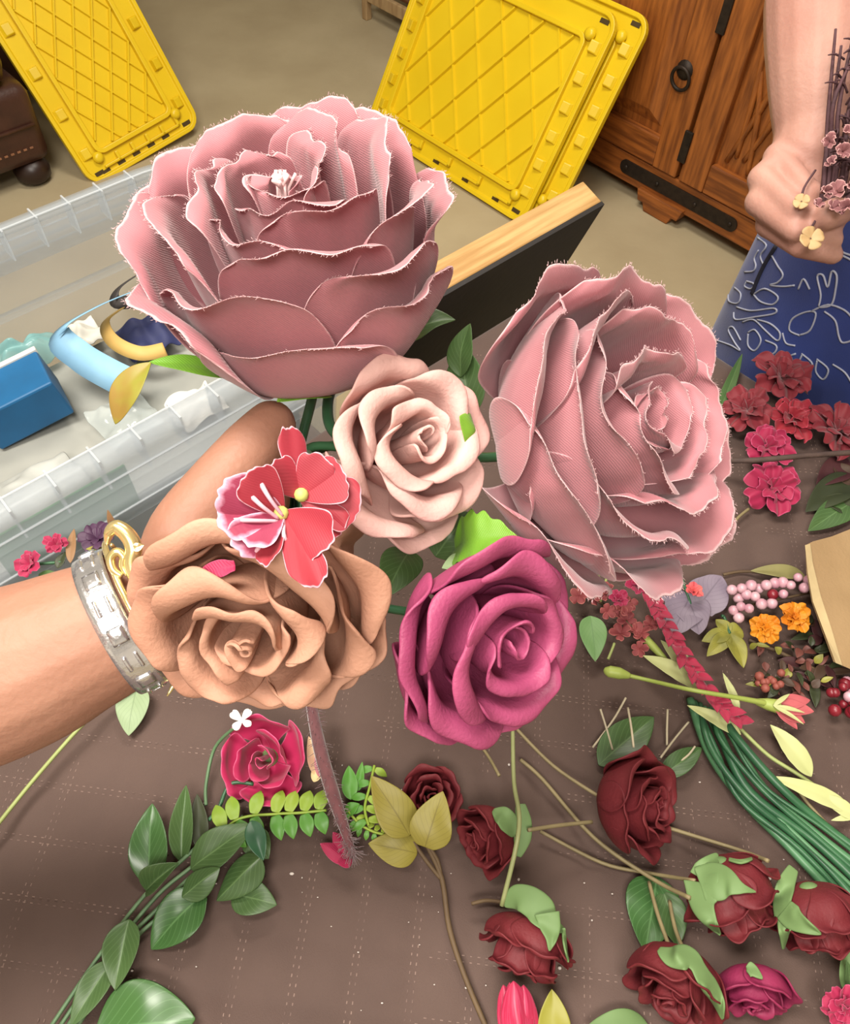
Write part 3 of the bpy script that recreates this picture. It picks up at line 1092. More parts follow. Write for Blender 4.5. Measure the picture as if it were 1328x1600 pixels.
M_leafB = mat('bright_leaf', (128, 178, 52), 0.5, (104, 156, 40), scale=14, trans=0.2, sheen=0.1, weave=0.08)
M_leafBr = mat('bright_leaf_browned', (138, 172, 52), 0.5, (150, 122, 56), scale=26, amt=0.9, trans=0.2)
M_leafG = mat('green_leaf', (80, 108, 60), 0.42, (60, 88, 48), scale=10, veins=(104, 134, 84), trans=0.12)
M_leafGl = mat('glossy_green_leaf', (74, 112, 60), 0.3, (52, 88, 46), scale=10, veins=(98, 138, 86), trans=0.1)
M_leafD = mat('dark_leaf', (62, 70, 42), 0.5, (46, 52, 32), scale=14, trans=0.08)
M_leafO = mat('olive_leaf', (158, 148, 66), 0.5, (136, 124, 50), scale=12, veins=(120, 108, 44), trans=0.15)
M_leafY = mat('pale_lime_leaf', (206, 210, 152), 0.55, (192, 198, 132), scale=16, trans=0.2)
M_fern = mat('fern_green', (104, 160, 62), 0.45, (74, 134, 50), scale=16, trans=0.15)
M_stemG = mat('green_stem', (58, 104, 68), 0.4, (38, 78, 52), scale=30, amt=0.8)
M_stemL = mat('light_green_stem', (162, 174, 108), 0.55, (142, 152, 88), scale=30)
M_stemT = mat('tan_wire_stem', (142, 128, 92), 0.6, (116, 104, 72), scale=40)
M_stemB = mat('brown_stem', (98, 78, 52), 0.7, (76, 58, 40), scale=40, bump=0.5)
M_cent = mat('lime_centre', (196, 200, 110), 0.6)
# ------------------------------------------------------------------ the hand-held bouquet
# places of the stems side by side inside the fist (x pixel, depth)
def bouquet_stem(t, base_world, rad, slot, way, below=False):
    """way: points between the flower and the fist; below: the stem bends up into the fist from underneath."""
    x, d = slot
    pts = [base_world] + [atd(*p) for p in way]
    if below:
        pts += [atd(x, 850, d), atd(x, 800, d), atd(x, 748, d)]
    else:
        pts += [atd(x, 740, d), atd(x, 800, d), atd(x, 860, d), atd(x + 55, 1000, d + 0.085)]
    stem(t, pts, rad, M_stemG)


GB = 'roses held in the bouquet'
# --- big dusty pink rose: axis 60 degrees from the line of sight, pointing up
Rb = 0.080
ax = camdir(-0.08, 0.60, 0.79)
bs = atd(500, 545, 0.465)
# azimuth 0 = picture right, 90 = far side, 180 = left, 270 = near side
big = [
    dict(az=80, wd=150, r=0.10, h=1.33, lipr=0.05, lipa=30, sp=0.05, tip=0.05, flat=0.1),
    dict(az=250, wd=120, r=0.17, h=1.36, lipr=0.06, lipa=40, sp=0.06, tip=0.08, flat=0.1),
    dict(az=20, wd=85, r=0.25, h=1.42, lipr=0.08, lipa=60, sp=0.07, tip=0.12),
    dict(az=150, wd=80, r=0.27, h=1.40, lipr=0.08, lipa=50, sp=0.07, tip=0.10),
    dict(az=275, wd=78, r=0.29, h=1.33, lipr=0.08, lipa=60, sp=0.07, tip=0.10),
    dict(az=60, wd=58, r=0.42, h=1.45, lipr=0.14, lipa=75, sp=0.06, tip=0.15),
    dict(az=185, wd=56, r=0.44, h=1.40, lipr=0.12, lipa=60, sp=0.06, tip=0.15),
    dict(az=312, wd=60, r=0.46, h=1.38, lipr=0.14, lipa=70, sp=0.06, tip=0.14),
    dict(az=250, wd=52, r=0.50, h=1.32, lipr=0.12, lipa=60, sp=0.06, tip=0.16),
    dict(az=120, wd=52, r=0.56, h=1.43, lipr=0.16, lipa=70, sp=0.05, tip=0.18),
    dict(az=30, wd=50, r=0.62, h=1.40, lipr=0.18, lipa=75, sp=0.06, tip=0.18),
    dict(az=285, wd=50, r=0.66, h=1.30, lipr=0.16, lipa=75, sp=0.07, tip=0.16),
    dict(az=205, wd=48, r=0.68, h=1.32, lipr=0.16, lipa=70, sp=0.06, tip=0.2),
    dict(az=345, wd=46, r=0.74, h=1.30, lipr=0.2, lipa=70, sp=0.06, tip=0.2),
    dict(az=80, wd=46, r=0.76, h=1.36, lipr=0.2, lipa=70, sp=0.05, tip=0.2),
    dict(az=140, wd=46, r=0.78, h=1.30, lipr=0.2, lipa=75, sp=0.05, tip=0.2),
    dict(az=318, wd=42, r=0.82, h=1.16, lipr=0.18, lipa=75, sp=0.09, tip=0.2),
    dict(az=252, wd=44, r=0.82, h=1.14, lipr=0.18, lipa=70, sp=-0.05, tip=0.2),
    dict(az=188, wd=40, r=0.86, h=1.20, lipr=0.2, lipa=75, sp=0.05, tip=0.24),
    dict(az=12, wd=40, r=0.88, h=1.12, lipr=0.2, lipa=75, sp=0.05, tip=0.22),
    dict(az=60, wd=42, r=0.88, h=1.24, lipr=0.22, lipa=70, sp=0.05, tip=0.2),
    dict(az=112, wd=42, r=0.86, h=1.22, lipr=0.22, lipa=75, sp=0.05, tip=0.22),
    dict(az=158, wd=38, r=0.88, h=1.16, lipr=0.2, lipa=75, sp=0.05, tip=0.22),
    dict(az=272, wd=46, r=0.88, h=0.82, lipr=0.16, lipa=60, sp=0.05, tip=0.16),
    dict(az=222, wd=38, r=0.90, h=0.98, lipr=0.2, lipa=85, sp=0.06, tip=0.22),
    dict(az=325, wd=40, r=0.90, h=0.92, lipr=0.18, lipa=75, sp=0.07, tip=0.2),
]
for d in big:
    d['jag'] = 0.012
    d['crk'] = 0.03
    d.setdefault('wob', 0.028)
rose_b = make_rose('silk_rose', 'largest dusty pink silk rose with frayed petal rims, highest in the bouquet', 'rose', bs, ax, Rb, big, M_silk, 0.0005, GB, nu=28, nv=16, fray=True)
tuft = []
rnd = random.Random(3)
for k in range(16):
    a, rr = rnd.uniform(0, 6.28), rnd.uniform(0, 0.05)
    p = Vector((rr * math.cos(a), rr * math.sin(a) + 0.02, 1.12)) * Rb
    tuft.append(tube([p, p + Vector((rnd.uniform(-.03, .03), rnd.uniform(-.03, .03), 0.10)) * Rb, p + Vector((rnd.uniform(-.06, .06), rnd.uniform(-.06, .06), 0.22)) * Rb], 0.0009, 5, 3))
mesh('frayed_heart', J(*tuft), mat('pale_fray', (236, 206, 204), 0.8), rose_b)
bouquet_stem(rose_b, bs, 0.0032, (460, .4965), [(490, 610, .486), (470, 690, .496)])

# --- right dusty pink rose
Rr_ = 0.081
ax = camdir(0.60, 0.18, 0.78)
bs = atd(858, 700, 0.475)
right = [
    dict(az=60, wd=140, r=0.10, h=1.00, lipr=0.04, lipa=30, tip=0.05, flat=0.1),
    dict(az=200, wd=120, r=0.18, h=1.05, lipr=0.06, lipa=40, tip=0.08, flat=0.1),
    dict(az=320, wd=110, r=0.24, h=1.02, lipr=0.06, lipa=50, tip=0.1, flat=0.1),
    dict(az=110, wd=75, r=0.34, h=1.12, lipr=0.09, lipa=60, tip=0.12),
    dict(az=215, wd=75, r=0.38, h=1.10, lipr=0.1, lipa=60, tip=0.15),
    dict(az=330, wd=70, r=0.40, h=1.02, lipr=0.1, lipa=65, tip=0.12),
    dict(az=80, wd=60, r=0.56, h=1.12, lipr=0.12, lipa=60, tip=0.16),
    dict(az=190, wd=66, r=0.56, h=1.12, lipr=0.14, lipa=70, tip=0.18, sp=-0.07),
    dict(az=290, wd=60, r=0.58, h=1.00, lipr=0.14, lipa=75, tip=0.15),
    dict(az=0, wd=50, r=0.66, h=0.98, lipr=0.16, lipa=75, tip=0.16),
    dict(az=135, wd=52, r=0.70, h=1.14, lipr=0.16, lipa=65, tip=0.2),
    dict(az=245, wd=52, r=0.76, h=1.00, lipr=0.16, lipa=70, tip=0.18),
    dict(az=182, wd=56, r=0.78, h=1.08, lipr=0.16, lipa=65, tip=0.2),
    dict(az=95, wd=44, r=0.80, h=1.06, lipr=0.18, lipa=65, tip=0.2),
    dict(az=45, wd=46, r=0.84, h=0.98, lipr=0.2, lipa=70, tip=0.2),
    dict(az=310, wd=46, r=0.88, h=0.86, lipr=0.22, lipa=80, tip=0.2),
    dict(az=160, wd=46, r=0.92, h=0.98, lipr=0.18, lipa=65, tip=0.2),
    dict(az=215, wd=46, r=0.94, h=0.92, lipr=0.18, lipa=65, tip=0.2),
    dict(az=268, wd=44, r=0.98, h=0.82, lipr=0.24, lipa=75, tip=0.2),
    dict(az=350, wd=44, r=0.92, h=0.80, lipr=0.22, lipa=75, tip=0.2),
    dict(az=20, wd=36, r=0.96, h=0.84, lipr=0.22, lipa=75, tip=0.2, fold=0.1),
    dict(az=120, wd=42, r=0.98, h=0.86, lipr=0.18, lipa=70, tip=0.22),
    dict(az=318, wd=40, r=1.02, h=0.68, lipr=0.3, lipa=85, tip=0.22),
    dict(az=185, wd=40, r=0.86, h=0.66, lipr=0.10, lipa=60, tip=0.22),
    dict(az=240, wd=40, r=1.02, h=0.6, lipr=0.2, lipa=75, tip=0.22),
]
for d in right:
    d['jag'] = 0.012
    d['crk'] = 0.03
    d.setdefault('wob', 0.028)
rose_r = make_rose('silk_rose', 'dusty pink silk rose tilted aside beside the dark plum foam rose', 'rose', bs, ax, Rr_, right, M_silk, 0.0005, GB, nu=28, nv=16, fray=True)
bouquet_stem(rose_r, bs, 0.0032, (479, .4965), [(760, 715, .500), (620, 705, .508), (510, 698, .502)])


def foam(specs):
    for d in specs:
        d.setdefault('lipr', 0.11)
        d.setdefault('lipa', 135)
        d.setdefault('wob', 0.034)
        d.setdefault('tip', 0.12)
        d.setdefault('side', 0.02)
    return specs


# --- peach foam rose
ax = camdir(-0.12, -0.42, 0.88)
bs = atd(430, 922, 0.395)
Rp = 0.0520
peach = foam([
    dict(az=0, wd=170, r=0.05, h=1.00, lipr=0.025, lipa=60, tip=0.0, flat=0.0, rnd_=0.1),
    dict(az=150, wd=130, r=0.11, h=0.98, lipr=0.03, lipa=80, tip=0.05, flat=0.0, rnd_=0.2),
    dict(az=290, wd=105, r=0.27, h=0.92, lipr=0.05, lipa=90, tip=0.08, flat=0.1, rnd_=0.2),
    dict(az=175, wd=85, r=0.31, h=0.96, lipr=0.06, lipa=100, tip=0.10, flat=0.1, rnd_=0.2),
    dict(az=70, wd=85, r=0.34, h=1.08, lipr=0.09, lipa=120, tip=0.14, sp=0.1, pt=0.06),
    dict(az=15, wd=62, r=0.46, h=1.02, lipr=0.12, tip=0.24, sp=0.1, pt=0.08),
    dict(az=110, wd=66, r=0.56, h=1.10, lipr=0.15, tip=0.18, sp=0.1, pt=0.05),
    dict(az=210, wd=60, r=0.54, h=0.92, lipr=0.1, tip=0.2, sp=0.1),
    dict(az=318, wd=56, r=0.58, h=0.88, lipr=0.12, tip=0.26, pt=0.1),
    dict(az=165, wd=52, r=0.72, h=0.96, lipr=0.16, tip=0.18, pt=0.04),
    dict(az=50, wd=54, r=0.76, h=1.00, lipr=0.17, tip=0.18, sp=0.1),
    dict(az=265, wd=54, r=0.66, h=0.74, lipr=0.1, tip=0.2, lipa=90),
    dict(az=350, wd=46, r=0.82, h=0.78, lipr=0.16, tip=0.26, lipa=100, pt=0.1),
    dict(az=100, wd=48, r=0.90, h=0.94, lipr=0.17, tip=0.16),
    dict(az=205, wd=48, r=0.78, h=0.74, lipr=0.14, tip=0.2, lipa=110),
    dict(az=305, wd=46, r=0.88, h=0.60, lipr=0.14, tip=0.2, lipa=85, pt=0.08),
    dict(az=145, wd=42, r=0.86, h=0.80, lipr=0.15, tip=0.16),
    dict(az=20, wd=42, r=1.00, h=0.70, lipr=0.16, tip=0.16),
    dict(az=245, wd=44, r=0.90, h=0.52, lipr=0.12, tip=0.2, lipa=80),
    dict(az=335, wd=38, r=1.02, h=0.52, lipr=0.14, tip=0.16, lipa=80),
])
rose_p = make_rose('foam_rose', 'peach tan foam rose with a tight curled heart in front of the hand', 'rose', bs, ax, Rp, peach, M_peach, 0.0017, GB, nu=20, nv=20)
bouquet_stem(rose_p, bs, 0.0028, (450, .484), [(438, 926, .440), (448, 900, .478)], True)

# --- pale mauve foam rose
ax = camdir(0.44, 0.10, 0.89)
bs = atd(602, 708, 0.434)
Rm = 0.0470
mauve = foam([
    dict(az=150, wd=165, r=0.09, h=1.10, lipr=0.03, lipa=30, tip=0.3, flat=0.0, rnd_=0.2),
    dict(az=320, wd=120, r=0.20, h=1.06, lipr=0.06, lipa=90, tip=0.14, flat=0.0, rnd_=0.2),
    dict(az=85, wd=100, r=0.26, h=1.10, lipr=0.08, lipa=130, tip=0.14, flat=0.1, sp=0.1),
    dict(az=215, wd=85, r=0.38, h=1.06, lipr=0.12, tip=0.16, flat=0.1, sp=0.12),
    dict(az=330, wd=70, r=0.44, h=0.98, lipr=0.12, tip=0.16, sp=0.1),
    dict(az=150, wd=66, r=0.50, h=1.08, lipr=0.14, tip=0.18, sp=0.1),
    dict(az=265, wd=66, r=0.58, h=0.96, lipr=0.14, tip=0.16, sp=0.12),
    dict(az=50, wd=56, r=0.56, h=1.00, lipr=0.12, tip=0.18),
    dict(az=185, wd=54, r=0.72, h=0.98, lipr=0.15, tip=0.16, sp=0.1),
    dict(az=310, wd=52, r=0.74, h=0.76, lipr=0.14, tip=0.18),
    dict(az=110, wd=48, r=0.72, h=0.92, lipr=0.14, tip=0.18),
    dict(az=235, wd=52, r=0.88, h=0.76, lipr=0.15, tip=0.16),
    dict(az=20, wd=46, r=0.78, h=0.7, lipr=0.14, tip=0.16),
    dict(az=275, wd=44, r=0.98, h=0.52, lipr=0.14, tip=0.16, lipa=100),
])
rose_m = make_rose('foam_rose', 'small pale mauve pink foam rose between the two silk roses', 'rose', bs, ax, Rm, mauve, M_mauve, 0.0016, GB, nu=20, nv=20)
bouquet_stem(rose_m, bs, 0.0028, (469, .484), [(585, 712, .462), (540, 700, .474), (484, 700, .482)])

# --- plum foam rose
ax = camdir(0.52, -0.14, 0.84)
bs = atd(722, 970, 0.420)
Rq = 0.0490
plum = foam([
    dict(az=300, wd=165, r=0.12, h=0.98, lipr=0.03, lipa=30, tip=0.10, flat=0.0, rnd_=0.2),
    dict(az=130, wd=110, r=0.22, h=1.00, lipr=0.05, lipa=80, tip=0.14, flat=0.0, rnd_=0.2),
    dict(az=255, wd=100, r=0.36, h=1.00, lipr=0.08, lipa=130, tip=0.12, flat=0.1, sp=0.12),
    dict(az=115, wd=85, r=0.42, h=1.06, lipr=0.11, tip=0.14, sp=0.12),
    dict(az=10, wd=72, r=0.46, h=0.92, lipr=0.09, tip=0.16),
    dict(az=195, wd=70, r=0.58, h=1.02, lipr=0.14, tip=0.16, sp=0.12),
    dict(az=285, wd=66, r=0.64, h=0.90, lipr=0.14, tip=0.18),
    dict(az=85, wd=60, r=0.66, h=1.06, lipr=0.14, tip=0.18, sp=0.12),
    dict(az=150, wd=52, r=0.80, h=0.98, lipr=0.15, tip=0.16, sp=0.12),
    dict(az=235, wd=54, r=0.84, h=0.80, lipr=0.16, tip=0.16),
    dict(az=335, wd=52, r=0.78, h=0.74, lipr=0.13, tip=0.18),
    dict(az=105, wd=50, r=0.90, h=1.00, lipr=0.18, tip=0.14, lipa=110),
    dict(az=185, wd=48, r=1.0, h=0.80, lipr=0.17, tip=0.12, lipa=110),
    dict(az=275, wd=48, r=0.98, h=0.58, lipr=0.14, tip=0.14, lipa=90),
    dict(az=225, wd=42, r=1.06, h=0.58, lipr=0.15, tip=0.14, lipa=90),
    dict(az=20, wd=44, r=0.86, h=0.56, lipr=0.13, tip=0.16, lipa=90),
])
rose_q = make_rose('foam_rose', 'deep plum magenta foam rose hanging lowest in the bouquet', 'rose', bs, ax, Rq, plum, M_purp, 0.0017, GB, nu=20, nv=20)
bouquet_stem(rose_q, bs, 0.0028, (488, .484), [(680, 962, .468), (560, 940, .500), (500, 900, .492)], True)

# --- leaves tucked under the bouquet roses (each belongs to its rose)
def bleaf(par, b, t, wd, m=None, n=(0, 0.3, 1), **k):
    b, t = atd(*b), atd(*t)
    return mesh('leaf', leaf_grid(b, t, wd, camdir(*n), **k), m or M_leafB, par, world=True, solid=0.0005, sub=1)


bleaf(rose_b, (365, 590, .445), (232, 566, .43), 0.018, n=(0.1, 0.7, 0.7), arch=0.06, fold=0.1)
bleaf(rose_b, (236, 566, .428), (172, 660, .43), 0.021, M_leafBr, n=(-0.4, 0.1, 0.9), arch=0.08, curl=-0.1, shape=1.3)
bleaf(rose_b, (505, 615, .44), (432, 628, .415), 0.024, n=(0.1, 0.5, 0.8), arch=0.12, fold=0.2, shape=0.8)
bleaf(rose_b, (640, 535, .47), (712, 500, .46), 0.026, M_leafG, n=(0, 0.6, 0.7), arch=0.15, fold=0.2)
bleaf(rose_m, (742, 690, .418), (718, 650, .400), 0.019, n=(0.5, 0.3, 0.8), arch=0.15, fold=-0.15)
bleaf(rose_r, (720, 590, .46), (735, 505, .46), 0.018, M_leafG, n=(-0.6, 0.2, 0.8), arch=0.1, fold=0.15)
bleaf(rose_r, (738, 650, .462), (722, 540, .47), 0.024, M_leafG, n=(-0.3, 0.1, 0.9), arch=0.1, fold=0.15)
bleaf(rose_q, (710, 857, .436), (812, 842, .405), 0.030, n=(-0.1, 0.4, 0.9), arch=0.14, fold=0.18, serr=0.35, nserr=5, nv=24, blunt=0.3)
bleaf(rose_q, (745, 880, .43), (690, 888, .42), 0.014, mat('pale_under_leaf', (158, 182, 134), 0.6), n=(0, 0.7, 0.7), arch=0.1)
bleaf(rose_q, (680, 870, .455), (735, 800, .455), 0.03, M_leafG, n=(0, 0.3, 0.9), arch=0.1, fold=0.15)
bleaf(rose_p, (590, 830, .47), (562, 775, .468), 0.02, M_leafG, n=(0, 0.2, 0.9), arch=0.1, fold=0.15)
bleaf(rose_p, (640, 860, .455), (600, 935, .43), 0.024, M_leafG, n=(0, 0.2, 0.9), arch=0.1, fold=0.15)
# leafy stalk by the hand
stem(rose_m, [atd(566, 708, .467), atd(520, 672, .474), atd(512, 630, .482), atd(524, 590, .488)], 0.0034, M_stemG)

# --- frayed red blossom sprig in front of the peach rose
c1 = atd(441, 803, 0.328)
sprig = thing('frayed_blossom', 'red frayed cloth blossoms with pale rims in front of the peach rose', 'flower', c1, rose_frame(camdir(-0.05, 0.1, 1.0)))


def blossom(par, c, axis, spec, m, centre, thick=0.0005, m2=None):
    rot = rose_frame(axis).to_4x4()
    m4 = Matrix.Translation(c) @ rot
    for i, (az, L_, wd, tilt, sp_, kw) in enumerate(spec):
        mesh('petal', xf(radial(flat_petal(L_, wd, seed=i * 5 + int(az), **kw), az, tilt, (0, 0, 0), sp_), m4), (m2 if m2 and 140 < az < 250 else m), par, world=True, solid=thick, sub=1)
    s = ell((0, 0, 0.002), (0.0032, 0.0032, 0.003), 10, 7)
    mesh('centre', xf(s, m4), centre, par, world=True)


kw = dict(cup=0.1, notch=0.09, ruffle=0.035, lobes=4, tipw=1.0, basew=0.16)
blossom(sprig, c1, camdir(-0.05, 0.15, 1.0), [
    (300, 0.0400, 0.0165, 22, -10, kw), (328, 0.029, 0.024, 22, 12, kw), (262, 0.025, 0.0135, 24, 20, kw),
    (222, 0.025, 0.019, 24, -15, kw), (190, 0.027, 0.024, 22, 25, kw), (158, 0.028, 0.022, 30, -20, kw), (128, 0.024, 0.020, 38, 10, kw), (240, 0.023, 0.017, 38, 20, kw)], M_lily, M_cent, m2=M_lily2)
c2 = atd(470, 776, 0.342)
blossom(sprig, c2, camdir(0.25, 0.35, 0.9), [
    (100, 0.031, 0.014, 10, 10, kw), (20, 0.022, 0.026, 25, -10, kw), (345, 0.026, 0.026, 8, 10, kw), (320, 0.024, 0.016, 0, 30, kw), (60, 0.020, 0.018, 30, 0, kw), (140, 0.020, 0.018, 30, 0, kw)], M_lily, M_cent)
# small bud petal that fell over the peach rose, and pale stamens
mesh('loose_petal', leaf_grid(atd(368, 884, .334), atd(306, 899, .336), 0.008, camdir(0, .3, 1), arch=0.05, blunt=0.6), M_hot, sprig, world=True, solid=0.0006, sub=1)
M_sta = mat('pale_pink_stamen', (226, 178, 190), 0.7)
for a, b in (((435, 810), (388, 770)), ((434, 814), (352, 812)), ((436, 818), (396, 868)), ((444, 820), (448, 850)), ((442, 806), (404, 748))):
    p, q = atd(*a, .324), atd(*b, .321)
    mesh('stamen', tube([p, p.lerp(q, .5) + camdir(0, 0, 1) * 0.004, q], [0.0007, 0.0009, 0.0013], 6, 5), M_sta, sprig, world=True)
bouquet_stem(sprig, c2 - camdir(0.25, 0.35, 0.9) * 0.004, 0.0014, (470, .4725), [(484, 745, .385), (486, 712, .430), (476, 708, .466)])
# ------------------------------------------------------------------ people
def skin_mat(name, c1, c2):
    return mat(name, c1, 0.55, c2, scale=16, amt=0.5, detail=5, bump=0.4, bscale=260, sss=0.12, spec=0.35)


M_skinA = skin_mat('tanned_skin', (164, 121, 100), (150, 105, 85))
M_skinB = skin_mat('fair_skin', (176, 135, 120), (162, 116, 103))
M_nail = mat('finger_nail', (226, 178, 164), 0.3)


def limb(pts, seg=5, n=16, flat=1.0, ref=None):
    """pts: (Vector, radius) list -> closed tapering tube with rounded ends."""
    P_ = [p for p, _ in pts]
    r_ = [r for _, r in pts]
    c = spline(P_, seg)
    m = len(c)
    rr = [interp(r_, i / (m - 1)) for i in range(m)]
    vf = tube(c, rr, n, 1, smooth=False, flat=flat, ref=ref)
    d0, d1 = r_[0], r_[-1]
    return J(vf, ell(c[0], d0 * 0.995, n, 10), ell(c[-1], d1 * 0.995, n, 10))


def flesh(name, parts, m, voxel, parent=None, iters=6, loc=None, **k):
    o = mesh(name, J(*parts), m, parent, world=True, loc=loc, **k)
    md = o.modifiers.new('remesh', 'REMESH')
    md.mode = 'VOXEL'
    md.voxel_size = voxel
    md.use_smooth_shade = True
    sm = o.modifiers.new('smooth', 'SMOOTH')
    sm.factor = 0.5
    sm.iterations = iters
    return o


ARM_BACK = 0.022


def pa(*rows):
    return pd(*[(x, y, d + ARM_BACK, r * 1.05) for x, y, d, r in rows])


def pd(*rows):
    return [(atd(x, y, d), r) for x, y, d, r in rows]


# --- the arm that holds the bouquet
arm_root = thing('person', 'bare tanned forearm with two bangles whose hand grips the bouquet', 'person', atd(-620, 1262, .40))
pr = []
sh = Vector((-0.27, -0.20, 1.30))
el = atd(-620, 1262, .378 + ARM_BACK)
pr.append(limb([(sh, 0.052), (sh.lerp(el, .5), 0.047), (el, 0.042)]))
pr.append(limb(pa((-620, 1262, .378, .040), (-300, 1150, .375, .045), (0, 1054, .373, .0405), (120, 1003, .374, .0355), (200, 966, .378, .0315), (262, 930, .390, .0285), (312, 886, .408, .027))))
pr.append(limb(pa((270, 920, .396, .025), (322, 868, .414, .027), (372, 815, .428, .026), (395, 775, .436, .021))))
pr.append(limb(pa((272, 895, .398, .020), (288, 832, .404, .0185), (335, 768, .408, .0170), (392, 702, .416, .0160), (424, 664, .422, .0135))))       # thumb side
for k in range(4):
    y = 742 + k * 40
    r_ = (0.0098, 0.0102, 0.0098, 0.0085)[k]
    x = (12, 20, 12, -4)[k]
    pr.append(limb(pa((382, y + 6, .444, .013), (446 + x * .5, y, .499, r_ * 1.08), (508 + x, y - 2, .516, r_), (538 + x, y, .492, r_ * .95), (520 + x, y + 2, .470, r_ * .88))))
hand = flesh('arm_and_hand', pr, M_skinA, 0.0026, arm_root, 6)
MW[hand.name] = MW[arm_root.name]
tn = atd(424, 660, .409)

# --- bangles
fd = (atd(255, 935, .384 + ARM_BACK) - atd(130, 998, .374 + ARM_BACK)).normalized()
bc = atd(193, 970, .378 + ARM_BACK)
e1 = camdir(0.52, -0.85, 0.0)
e1 = (e1 - fd * e1.dot(fd)).normalized()
e2 = fd.cross(e1)
if e2.dot(camdir(0, 0, 1)) < 0:
    e2 = -e2
M_silver = mat('polished_silver', (238, 238, 240), 0.20, (212, 214, 220), scale=60, metal=0.88, bump=0.5, bscale=220)
M_gold = mat('polished_gold', (240, 222, 166), 0.22, (224, 200, 130), scale=60, metal=0.8)


def bpt(ang, rad, along, c=bc):
    return c + e1 * (rad * math.cos(ang)) + e2 * (rad * math.sin(ang)) + fd * along


ban = thing('silver_bangle', 'wide embossed silver bangle around the wrist of the bouquet arm', 'bangle', bc)
def fn(a, b):
    th = a * 2 * math.pi
    return bpt(th, 0.0362 + 0.0008 * math.sin(b * math.pi), (b - 0.5) * 0.0150)
mesh('band', grid(72, 6, fn), M_silver, ban, world=True, solid=0.0014)
for k in range(16):
    th = (k + 0.5) / 16 * 2 * math.pi
    h = 0.11
    if k % 2:
        vf = grid(6, 4, lambda a, b: bpt(th - h + 2 * h * a, 0.0380 + 0.0006 * math.sin(a * math.pi) * math.sin(b * math.pi), (b - 0.5) * 0.0075))
        mesh('embossed_plate', vf, M_silver, ban, world=True, solid=0.0008)
    else:
        for s in (-1, 1):
            mesh('raised_bar', tube([bpt(th - h, 0.0378, s * 0.0028), bpt(th, 0.0380, s * 0.0028), bpt(th + h, 0.0378, s * 0.0028)], 0.0010, 6, 4), M_silver, ban, world=True)

gc = bc + fd * 0.0105 + e1 * -0.002
gold = thing('gold_bangle', 'gold bangle with a leaping dolphin ornament above the silver bangle', 'bangle', gc)
pts = [bpt(t, 0.0372, 0.0, gc) for t in [R(-168 + k * 14) for k in range(26)]]
mesh('hoop', tube(pts, [0.0010] + [0.0018] * 8 + [0.0016] * 4 + [0.0006], 8, 3), M_gold, gold, world=True)
# dolphin: arched body with beak, fin and tail, lying on the upper side of the wrist
def gp(px, py, d=0.352):
    return atd(px - 5, py, d + ARM_BACK - 0.004)
body = tube([gp(228, 938), gp(216, 906), gp(210, 880), gp(214, 858), gp(206, 838), gp(188, 824), gp(176, 832), gp(172, 850, .356)], [0.0008, 0.0028, 0.0036, 0.0040, 0.0040, 0.0036, 0.0026, 0.0010], 10, 5)
mesh('dolphin_body', body, M_gold, gold, world=True)
mesh('dolphin_fin', leaf_grid(gp(212, 858, .349), gp(230, 852, .350), 0.0045, camdir(0, 0, 1), arch=0.02), M_gold, gold, world=True, solid=0.0012)
mesh('dolphin_coil', tube([gp(196, 900), gp(182, 890), gp(178, 872), gp(188, 862), gp(198, 870), gp(196, 884), gp(204, 900)], [0.0014, 0.0020, 0.0022, 0.0022, 0.0020, 0.0016, 0.0008], 8, 5), M_gold, gold, world=True)
mesh('pointed_end', tube([bpt(R(-14), 0.0374, 0, gc), bpt(R(-4), 0.0390, 0.0005, gc), gp(266, 1088, .383)], [0.0018, 0.0022, 0.0004], 8, 5), M_gold, gold, world=True)

# --- the person across the table: body first (one mesh), dress as a child
def pw(u, w, z):
    return P(u, w, z)


UC, WC, DA, DB = -0.150, 1.036, 0.235, 0.160
per = thing('person', 'person in a blue dress with white embroidery holding dried flower twigs', 'person', P(UC, WC, 0), ROOM)
D = 0.70
wrist = (atd(1274, 205, D), 0.0345)
parts = []
shr = pw(-0.35, 1.02, 1.36)
elb = atd(1335, -290, 0.76)
parts.append(limb([(shr, 0.056), (shr.lerp(elb, .5), 0.052), (elb, 0.047)]))
parts.append(limb([(elb, 0.047), (atd(1312, -140, .735), 0.054), (atd(1287, 0, .715), 0.0505), (atd(1278, 110, D), 0.042), wrist, (atd(1264, 240, D), 0.033)]))
# back of the hand and four folded fingers
K = [(1214, 246, .694), (1190, 280, .686), (1186, 316, .684), (1203, 350, .690)]
P1 = [(1262, 300, .660), (1246, 330, .654), (1242, 360, .656), (1250, 386, .664)]
P2 = [(1312, 318, .672), (1304, 346, .668), (1300, 374, .670), (1302, 398, .678)]
rf = (0.0100, 0.0102, 0.0100, 0.0090)
for k in range(4):
    parts.append(limb(pd((1268 - k * 2, 222 + k * 14, D + .004, .024), (*K[k][:2], K[k][2] + .002, .0125))))
    parts.append(limb(pd((*K[k], .0118), (*P1[k], rf[k]))))
    parts.append(limb(pd((*P1[k], rf[k]), (*P2[k], rf[k] * .92))))
    parts.append(limb(pd((*P2[k], rf[k] * .92), (P2[k][0] - 26, P2[k][1] - 4, P2[k][2] + .022, rf[k] * .8))))
parts.append(limb(pd((1262, 262, D + .002, .030), (1262, 300, D + .004, .030), (1270, 330, D + .008, .028))))
parts.append(limb(pd((1296, 236, .694, .020), (1322, 282, .680, .0165), (1316, 322, .660, .0132), (1292, 338, .646, .0112))))
